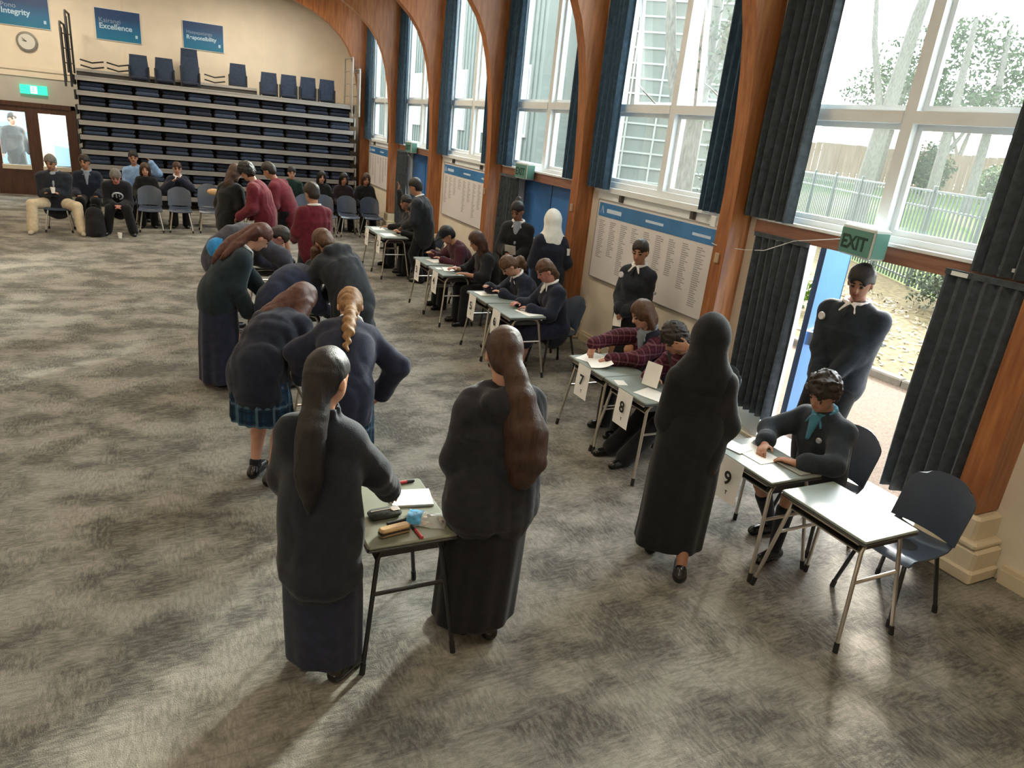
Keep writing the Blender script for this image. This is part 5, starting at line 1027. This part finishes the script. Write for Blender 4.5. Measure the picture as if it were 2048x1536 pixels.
top(J, fabric('suit_blue_black', (.016, .020, .030)), 'suit_jacket', .036, .10, 1.0, 61, .007, r_el=.012); collar(J, GSHIRT); vneck(J, GSHIRT, w=.06, l_=.2); trousers(J, BEIGE, th=.022); shoes(J, CANV); hairdo(J, 'short', seed=4); sdf_mesh('beard', [ell(J.hc + J.ff * .045 - J.hu * .085, (.045, .055, .035), [J.ff, J.hl, J.hu])], .009, hairm('grey'), J.root, folds(.004, 60, 2))
cup(-1.80, 15.66, .73, 'white paper cup in the hand of the man in beige trousers'); bpy.data.objects['paper_cup.001'].location.z = .735
J = aud('young person in a navy jacket and pale shirt sitting behind the man in beige trousers', -1.32, 16.85, 1.72, NAVY, hair='dark', hy=-15); collar(J, GSHIRT); vneck(J, GSHIRT, w=.06, l_=.2)
J = aud('person leaning forward in a black top with a white round print, hands between the knees', -.76, 16.02, 1.74, fabric('sweat_black', (.013, .014, .019)), hair='grey', sk='pink', bend=38, hp=38, hl=(.46, .05, .58), hr_=(.46, -.05, .58), fl=(.40, .22, 0), fr=(.36, -.22, 0), fat=1.15)
c = J.che + J.fv * .165 + J.u1 * .02 - J.base; mb = MB(); pts = []
for i in range(25):
    an = -1.2 + 4.6 * i / 24; pts.append(A3(c) + J.lv * (.085 * math.cos(an)) + J.u1 * (.085 * math.sin(an)) + J.fv * .018)
mb.tube(pts, .016, 6); q = A3(c) + J.fv * .018; mb.tube([q - J.u1 * .04 - J.lv * .02, q + J.u1 * .04 - J.lv * .02], .012, 6); mb.tube([q + J.u1 * .04 + J.lv * .03, q - J.u1 * .01 + J.lv * .03], .012, 6); mb.build('white_print', mat('print_white', (.45, .48, .55), rough=.7), J.root, True)
J = aud('person in a light blue shirt resting the head on one raised hand', -.42, 17.95, 1.72, LBLUE, hair='black', sk='tan', hl=(.20, .26, 1.22), el=(.2, .9, -.3), hd_l=(-.2, -.5, .8), pel=(0, 0, .60), lean=-8, hp=10)
J = aud('child in dark clothes with a fringe behind an empty front chair', -.28, 17.1, 1.48, BLACKC, hair='brown', sk='light', sex='f', style='long')
J = aud('person holding the chin, dark jumper with white collar, behind two empty chairs', .33, 17.2, 1.62, NAVY, hair='brown', sk='light', sex='f', style='tied', hl=(.30, .06, .98), el=(.2, .7, -.6), hr_=(.24, -.12, .92), hd_l=(-.2, -.3, .9)); collar(J, WSHIRT)
J = aud('person in a dark green jacket sitting right of the maroon group', 2.75, 17.62, 1.70, DGREEN, hair='black', sk='light')
J = aud('left one of three dark clothed people below the bleacher end', 3.40, 17.42, 1.62, BLACKC, hair='black', sk='light', sex='f', style='long')
J = aud('middle one of three dark clothed people below the bleacher end', 3.92, 17.42, 1.60, fabric('cloth_dark_plum', (.018, .012, .016)), hair='black', sk='tan', sex='f', style='long')
J = aud('right one of three dark clothed people below the bleacher end', 4.45, 17.42, 1.66, BLACKC, hair='brown', sk='tan', sex='f', style='long')
J = person('dark figure standing outside the glazed timber doors', (-3.35, 22.9), -60, 1.74, .014, sex='m', sk='tan', hair='black'); top(J, CHAR, 'coat', .04, .3, 1.0, 3); trousers(J, BLACKC); shoes(J, LEATH); hairdo(J, 'short')
# ------------------------------------------------------------------ outdoors
GRASS = mat('lawn', (.036, .078, .006), rough=.9, col2=(.075, .120, .014), nscale=.9); MULCH = mat('mulch', (.050, .042, .020), rough=.95, col2=(.12, .10, .052), nscale=9, bump=.8, bscale=14); GRAVEL = mat('gravel', (.060, .044, .033), rough=.9, col2=(.115, .088, .066), nscale=45, bump=.4, bscale=60); CONC = mat('kerb_concrete', (.11, .10, .085), rough=.85, noise=.15, nscale=8)
PALE = mat('pale_cladding', (.19, .215, .205), rough=.7, noise=.05, nscale=2); BARKM = mat('bark', (.11, .10, .088), rough=.9, col2=(.20, .19, .17), nscale=5, stretch=(6, 6, 1.2), bump=.7, bscale=9); LEAF = mat('leaf_green', (.030, .055, .020), rough=.6, col2=(.07, .105, .04), nscale=1.3); LEAF2 = mat('leaf_grey_green', (.05, .065, .046), rough=.6, col2=(.11, .13, .09), nscale=1.3); TANF = mat('timber_fence', (.19, .135, .092), rough=.85, col2=(.26, .19, .14), nscale=2, stretch=(5, 5, .3)); FENCEM = mat('fence_green_black', (.035, .05, .042), rough=.45)
for m_ in (GRASS, MULCH, GRAVEL, CONC, PALE, BARKM, LEAF, LEAF2, TANF): m_.node_tree.nodes['Principled BSDF'].inputs['Specular IOR Level'].default_value = .04   # dull, dry outdoor surfaces
def ground(name, poly, z, m, z2=None):
    mb = MB(); n = len(poly); mb.add([(x, y, zz) for (x, y), zz in zip(poly, z if isinstance(z, list) else [z] * n)] + [(x, y, -.6) for x, y in poly], [tuple(range(n))] + [(i, n + i, n + (i + 1) % n, (i + 1) % n) for i in range(n)] + [tuple(range(2 * n - 1, n - 1, -1))]); o = mb.build(name, m); o['kind'] = 'structure'; return o
FA, FB = (24.5, 23.8), (13.0, 5.2)          # fence line
ground('path_gravel', [(5.42, -8), (8.75, -8), (8.75, 26), (5.42, 26)], -.03, GRAVEL)
mb = MB()
for i in range(40): mb.rbox(8.7, 8.86, -8 + i * .85, -8 + i * .85 + .84, -.05, .07, .02)
o = mb.build('kerb', CONC); o['kind'] = 'structure'
ground('garden_bed', [(8.86, -8), (13.0, -8), FB, FA, (24.5, 26), (8.86, 26)], [.0, -.02, -.02, -.02, -.02, .0], MULCH)
ground('lawn', [FB, (60, -18), (62, 40), (34, 60), FA], [-.05, 1.75, 1.75, 1.75, -.05], GRASS)
mb = MB(); mb.box(-12, 30, 21.42, 60, -.5, -.03); o = mb.build('yard', CONC); o['kind'] = 'structure'
# metal bar fence: one object, posts and each panel of bars as parts
d = Vector((FB[0] - FA[0], FB[1] - FA[1], 0)); Lf = d.length; e = d.normalized(); rz = math.atan2(e.y, e.x); npan = 9
r = empty('bar_fence', (FA[0], FA[1], -.05), rz, 'tall dark metal bar fence between the garden and the lawn', 'fence'); w = Lf / npan; HT = 2.36
for i in range(npan + 1):
    mb = MB(); mb.rbox(i * w - .04, i * w + .04, -.04, .04, 0, HT + .12, .01); mb.build('fence_post', FENCEM, r)
    if i == npan: break
    mb = MB()
    for zz in (.18, HT - .42, HT - .03): mb.box(i * w + .04, (i + 1) * w - .04, -.02, .02, zz, zz + .045)
    n = int(w / .20)
    for j in range(1, n): x = i * w + w * j / n; mb.box(x - .030, x + .030, -.014, .014, .05, HT + (.0))
    mb.build('bar_panel', FENCEM, r)
# timber paling fence on the rise
r = empty('paling_fence', (33, 58, 1.70), math.atan2(-75, 26), 'far tan timber paling fence across the lawn', 'fence'); mb = MB()
for i in range(176): mb.box(i * .45, i * .45 + .43, -.02, .02, 0, 2.25 + .04 * (i % 3)); 
mb.build('palings', TANF, r); mb = MB(); mb.box(0, 79, .02, .1, .4, .5); mb.box(0, 79, .02, .1, 1.8, 1.9); mb.build('rails', TANF, r)
def leafball(name, m, parent, c, rad, n, sz, seed, hollow=.55):
    rn = np.random.RandomState(seed); v = rn.normal(size=(n, 3)); v /= np.linalg.norm(v, axis=1, keepdims=True); rr = (hollow + (1 - hollow) * rn.rand(n, 1)) ; p = v * rr * np.array(rad) + np.array(c)
    p += .12 * np.array(rad) * np.sin(v[:, [1, 2, 0]] * 7 + seed)
    a = rn.normal(size=(n, 3)); a /= np.linalg.norm(a, axis=1, keepdims=True); b = np.cross(a, rn.normal(size=(n, 3))); b /= np.linalg.norm(b, axis=1, keepdims=True); s = sz * (.6 + .8 * rn.rand(n, 1))
    V = np.concatenate([p - a * s, p + b * s * .45, p + a * s, p - b * s * .45], 1).reshape(-1, 3); F = np.arange(4 * n).reshape(n, 4)
    o = mesh_np(name, V, F, m, parent); return o
def tree(label, x, y, z, pts, crown, seed, m=LEAF, group='trees outside'):
    r = empty('tree', (x, y, z), 0, label, 'tree', group); mb = MB()
    for chain in pts: mb.tube([p[:3] for p in chain], [p[3] for p in chain], 9)
    mb.build('trunk', BARKM, r, True)
    for i, (c, rad, n, s) in enumerate(crown): leafball('foliage', m, r, c, rad, n, s, seed + i)
    return r
tree('thick grey tree trunk close outside the window over the large honours board', 8.75, 11.0, -.03, [[(0, .05, 0, .38), (0, 0, .8, .30), (.02, 0, 3.6, .27), (-.03, -.05, 6.5, .22), (0, -.1, 8.5, .15)], [(0, 0, 2.6, .15), (-.25, .55, 4.4, .10), (-.4, .9, 6.5, .07)], [(0, 0, 3.2, .12), (.2, -.6, 5, .08), (.3, -1.2, 7, .05)]], [((0, 0, 8.2), (2.4, 2.4, 1.4), 1500, .10)], 3, LEAF2)
tree('slim leafy tree right of the thick trunk outside the honours board window', 9.6, 11.9 - 1.6, -.03, [[(0, 0, 0, .10), (-.1, -.1, 2.5, .08), (-.5, -.2, 4.5, .04)]], [((-.6, -.2, 4.2), (.8, .8, 1.3), 900, .055), ((-.1, .1, 2.4), (.6, .7, .8), 500, .05)], 9, LEAF2)
tree('tall pale tree trunk standing on the lawn behind the bar fence', 27.5, 21.9, .1, [[(0, 0, 0, .50), (.03, 0, 2.2, .36), (.1, -.1, 4.6, .32), (.2, -.3, 8.5, .25), (.4, -.6, 11.5, .15)], [(.08, -.05, 4.2, .18), (-.6, .8, 7.5, .12), (-.9, 1.2, 10, .07)]], [((.2, -.4, 12), (3.0, 3.0, 1.4), 900, .18)], 5)
tree('twin trunked tree on the lawn at the right of the window view', 32.6, 21.3, 1.15, [[(-1.2, .1, 0, .26), (-1.25, .15, 4.2, .20), (-.6, .8, 8, .10)], [(1.3, -.1, 0, .24), (1.25, 0, 4.4, .18), (2.2, 1.0, 8, .1)], [(-1.22, .12, 2.2, .1), (-.3, -.6, 4.6, .06)]], [((3.3, 3.2, 6.7), (3.9, 3.9, 2.1), 4500, .13), ((1.2, .2, 4.6), (2.2, 2.2, .9), 1300, .12)], 7)
tree('leafy tree behind the pale trunk near the paling fence', 40.5, 31.6, 1.6, [[(0, 0, 0, .3), (.1, -.1, 3, .22), (.3, -.3, 6.5, .12)]], [((0, 0, 5.4), (3.0, 3.0, 1.9), 3000, .14)], 8)
tree('bare thin tree before the far paling fence', 44.5, 29.5, 1.6, [[(0, 0, 0, .2), (.2, -.2, 3, .13), (.3, -.4, 5, .07)], [(.1, -.1, 2.2, .1), (-.6, .6, 4.5, .05)]], [((.2, -.3, 4.8), (2.2, 2.2, 1.0), 500, .13)], 12)
def shrub(label, x, y, z, rad, n, s, m, seed, ht=1.0):
    r = empty('shrub', (x, y, z), 0, label, 'shrub', 'shrubs outside'); leafball('foliage', m, r, (0, 0, rad[2] * .95), rad, n, s, seed, .2); mb = MB()
    for i in range(5): a = i * 1.256; mb.tube([(0, 0, 0), (.3 * rad[0] * math.cos(a), .3 * rad[1] * math.sin(a), rad[2])], .015, 6)
    mb.build('stems', BARKM, r); return r
shrub('grey green shrub in the mulch bed beyond the doorway', 14.6, 9.0, 0, (.75, .9, .55), 1500, .05, LEAF2, 1); shrub('low shrub in the mulch bed by the fence', 13.6, 7.2, 0, (.6, .7, .40), 900, .05, LEAF2, 2); shrub('bright yellow green clump left of the open door leaf', 11.0, 9.6, 0, (.3, .4, .3), 300, .06, GRASS, 3)
shrub('rounded green bush in front of the paling fence', 37.8, 26.3, 1.45, (1.25, 1.25, 1.55), 2600, .11, LEAF, 4); shrub('smaller green bush right of the rounded bush', 39.3, 23.6, 1.5, (1.0, 1.0, 1.05), 1800, .10, mat('leaf_bright', (.055, .10, .022), rough=.6, col2=(.11, .16, .045), nscale=1), 5)
leafy = MB()
rn = np.random.RandomState(5); n = 2600; p = np.stack([9.0 + rn.rand(n) * 6, 2 + rn.rand(n) * 12, np.full(n, .01)], 1); p = p[(p[:, 0] - 8.9) < (p[:, 1] * .45 + 1.0)]; n = len(p); a = rn.normal(size=(n, 3)); a[:, 2] *= .25; a /= np.linalg.norm(a, axis=1, keepdims=True); b = np.cross(a, (0, 0, 1.)) ; s = .03 + .05 * rn.rand(n, 1)
o = mesh_np('leaf_litter', np.concatenate([p - a * s, p + b * s * .4, p + a * s + [0, 0, .02], p - b * s * .4], 1).reshape(-1, 3), np.arange(4 * n).reshape(n, 4), mat('dry_leaf', (.075, .055, .026), rough=.8, col2=(.13, .11, .06), nscale=3)); tag(o, 'dry leaf litter strewn over the mulch bed', 'leaves', None, 'stuff')
def house(label, x, y, z, w, dpt, h, rz, wallm, roofm):
    r = empty('house', (x, y, z), rz, label, 'house', 'houses beyond the fences'); mb = MB(); mb.box(-w / 2, w / 2, -dpt / 2, dpt / 2, 0, h); mb.build('walls', wallm, r)
    mb = MB(); mb.prism([(-dpt / 2 - .4, h), (dpt / 2 + .4, h), (0, h + 1.4)], 'x', -w / 2 - .4, w / 2 + .4); mb.build('roof', roofm, r)
    for i in range(3):
        q = MB(); q.box(-w / 2 + w * (i + .6) / 3.4, -w / 2 + w * (i + 1.3) / 3.4, -dpt / 2 - .05, -dpt / 2, .9, 2.1); q.build('house_window', mat('dark_pane', (.08, .10, .12), rough=.1), r)
    return r
ROOFM = mat('roof_red', (.19, .11, .095), rough=.7); ROOFG = mat('roof_grey', (.17, .205, .23), rough=.6); HW = mat('house_white', (.48, .49, .48), rough=.7)
house('white house with a reddish roof behind the paling fence', 50, 40, 2.2, 7, 5, 2.0, R(130), HW, ROOFM); house('low grey roofed house behind the rounded bush', 57, 35, 2.2, 7, 5, 2.0, R(118), HW, ROOFG); house('pale house at the right beyond the lawn', 61, 27.5, 2.0, 7, 5, 2.0, R(105), HW, ROOFG)
# pale weatherboard block alongside the far windows
r = empty('annexe_building', (10.4, 26.4, 0), 0, 'long pale vertical boarded building close outside the far windows', 'building'); mb = MB(); mb.box(0, 6, -6.3, 12, 0, 7)
for i in range(60): mb.box(-.05, 0, -6.3 + i * .305, -6.25 + i * .305, 0, 7)
mb.build('boarded_wall', PALE, r)
for i in range(6):
    q = MB(); q.box(-.09, -.02, -5.6 + i * 2.6, -4.5 + i * 2.6, 2.5, 4.6); q.build('window_frame', mat('annexe_white', (.42, .44, .44), rough=.6), r); q = MB(); q.box(-.10, -.09, -5.5 + i * 2.6, -4.6 + i * 2.6, 2.6, 4.5); q.build('window_pane', mat('pane_blue_grey', (.12, .16, .17), rough=.1), r)
r = empty('brick_building', (13.3, 17.4, 0), R(-45), 'pale building with a grid of courses behind the leaning tree', 'building'); mb = MB(); mb.box(-2.2, 2.2, 0, 1.6, 0, 9); mb.build('brick_wall', mat('pale_brick', (.13, .145, .13), rough=.8, noise=.08, nscale=3), r); mb = MB()
for i in range(22): mb.box(-2.2, 2.2, -.04, 0, .4 * i, .4 * i + .05)
for i in range(6): mb.box(-2.2 + i * .85, -2.15 + i * .85, -.05, 0, 0, 9)
mb.build('grid_courses', mat('course_pale', (.30, .32, .31), rough=.8), r)
# block seen through the end doors, with a pale post
r = empty('porch_building', (-4, 31, 0), 0, 'bright rendered building across the yard seen through the timber doors', 'building'); mb = MB(); mb.box(-8, 8, 0, 4, 0, 5); mb.build('rendered_wall', HW, r)
for x in (-3.6, -1.2, 1.2): q = MB(); q.box(x, x + 1.5, -.06, 0, 1.0, 2.6); q.build('window_pane', mat('pane_aqua', (.35, .50, .52), rough=.1), r)
for x in (-2.72, -1.93): 
    mb = MB(); mb.rbox(-.14, .14, -.14, .14, 0, 3.2, .02); mb.rbox(-.18, .18, -.18, .18, 0, .15, .02); o = mb.build('porch_post', CREAM); o.location = (x, 23.6, -.03); tag(o, 'cream porch post outside the %s timber door leaf' % ('left' if x < -2.5 else 'right'), 'post', 'porch posts')
def car(label, x, y, rz, m):
    r = empty('car', (x, y, -.03), rz, label, 'car', 'parked cars'); mb = MB(); mb.prism([(-2.1, .35), (2.1, .35), (2.15, .75), (1.3, .9), (.7, 1.4), (-1.2, 1.45), (-2.0, .95), (-2.15, .8)], 'y', -.85, .85); mb.build('body', m, r, bevel=.06)
    mb = MB(); mb.prism([(1.15, .93), (.66, 1.33), (-1.1, 1.37), (-1.75, .97)], 'y', -.87, .87); mb.build('side_glass', mat('car_glass', (.05, .07, .08), rough=.08), r)
    for sx in (-1.3, 1.35):
        for sy in (-.86, .70): q = MB(); q.lathe([(.2, 0), (.33, .02), (.33, .14), (.2, .16)], n=18, M=Matrix.Translation((sx, sy, .33)) @ Matrix.Rotation(R(-90), 4, 'X')); q.build('wheel', RUBBER, r, True)
    return r
car('pale blue car parked outside seen through the left timber door', -4.6, 27.0, R(5), mat('car_blue', (.18, .30, .40), rough=.25)); car('silver car parked outside seen through the right timber door', -1.0, 29.4, R(8), mat('car_silver', (.45, .50, .52), rough=.25))
# ------------------------------------------------------------------ light and camera
W = bpy.data.worlds.new('world'); SC.world = W; W.use_nodes = True; nt = W.node_tree; N = nt.nodes; L = nt.links; bg = N['Background']
tc = N.new('ShaderNodeTexCoord'); SUN = Vector((math.cos(R(40)) * math.cos(R(22)), math.sin(R(40)) * math.cos(R(22)), math.sin(R(22))))
dp = N.new('ShaderNodeVectorMath'); dp.operation = 'DOT_PRODUCT'; L.new(tc.outputs['Generated'], dp.inputs[0]); dp.inputs[1].default_value = SUN
mr = N.new('ShaderNodeMapRange'); mr.inputs['From Min'].default_value = .55; mr.inputs['From Max'].default_value = 1.0; L.new(dp.outputs['Value'], mr.inputs['Value'])
pw = N.new('ShaderNodeMath'); pw.operation = 'POWER'; pw.inputs[1].default_value = 2.5; L.new(mr.outputs['Result'], pw.inputs[0])
ml = N.new('ShaderNodeMath'); ml.operation = 'MULTIPLY_ADD'; ml.inputs[1].default_value = 14.0; ml.inputs[2].default_value = 2.0; L.new(pw.outputs[0], ml.inputs[0]); L.new(ml.outputs[0], bg.inputs['Strength']); bg.inputs['Color'].default_value = (.93, .97, 1.0, 1)
sl = bpy.data.lights.new('sun', 'SUN'); sl.energy = 11.0; sl.angle = R(8); sl.color = (1, .93, .82); so = bpy.data.objects.new('sun', sl); COL.objects.link(so); so.rotation_euler = SUN.to_track_quat('Z', 'Y').to_euler()
# unseen hall lamps; the two rows nearer the camera are added fill light
LAMP = mat('lamp_diffuser', (1, .86, .66), emit=4.0)
for x in (-2.6, 2.2):
    for y in (1.0, 6.8, 12.6, 18.6):
        r = empty('ceiling_lamp', (x, y, ZC - .9), 0, 'hanging hall lamp above the floor', 'lamp', 'hall lamps'); mb = MB(); mb.rbox(-.3, .3, -.6, .6, 0, .08, .02); mb.build('lamp_shade', LAMP, r); mb = MB(); mb.tube([(0, -.4, .08), (0, -.4, .9)], .01, 6); mb.tube([(0, .4, .08), (0, .4, .9)], .01, 6); mb.build('rod', WHITE, r)
        al = bpy.data.lights.new('hall_light', 'AREA'); al.shape = 'RECTANGLE'; al.size = .6; al.size_y = 1.2; al.energy = 36 if y > 10 else 12; al.color = (1, .84, .62); ao = bpy.data.objects.new('hall_light', al); COL.objects.link(ao); ao.location = (x, y, ZC - .95)
cam = bpy.data.cameras.new('camera'); co = bpy.data.objects.new('camera', cam); COL.objects.link(co); cam.sensor_fit = 'HORIZONTAL'; cam.sensor_width = 36; cam.lens = 36 * 1400 / 2048; cam.clip_end = 400; cam.clip_start = .05
pi_, ro, ya = R(19.754), R(6.058), R(27.426)
fw = Vector((math.sin(ya) * math.cos(pi_), math.cos(ya) * math.cos(pi_), -math.sin(pi_))); rt = Vector((math.cos(ya), -math.sin(ya), 0)); up = rt.cross(fw); xr = rt * math.cos(ro) + up * math.sin(ro); yu = up * math.cos(ro) - rt * math.sin(ro)
M = Matrix.Identity(4)
for i in range(3): M[i][0] = xr[i]; M[i][1] = yu[i]; M[i][2] = -fw[i]
M[2][3] = 2.65; co.matrix_world = M; SC.camera = co
SC.view_settings.view_transform = 'Standard'; SC.view_settings.look = 'None'; SC.view_settings.gamma = 1; SC.view_settings.use_curve_mapping = False; SC.view_settings.exposure = 1.55
SC.cycles.use_denoising = True; SC.cycles.max_bounces = 8; SC.cycles.transparent_max_bounces = 16; SC.cycles.sample_clamp_indirect = 6
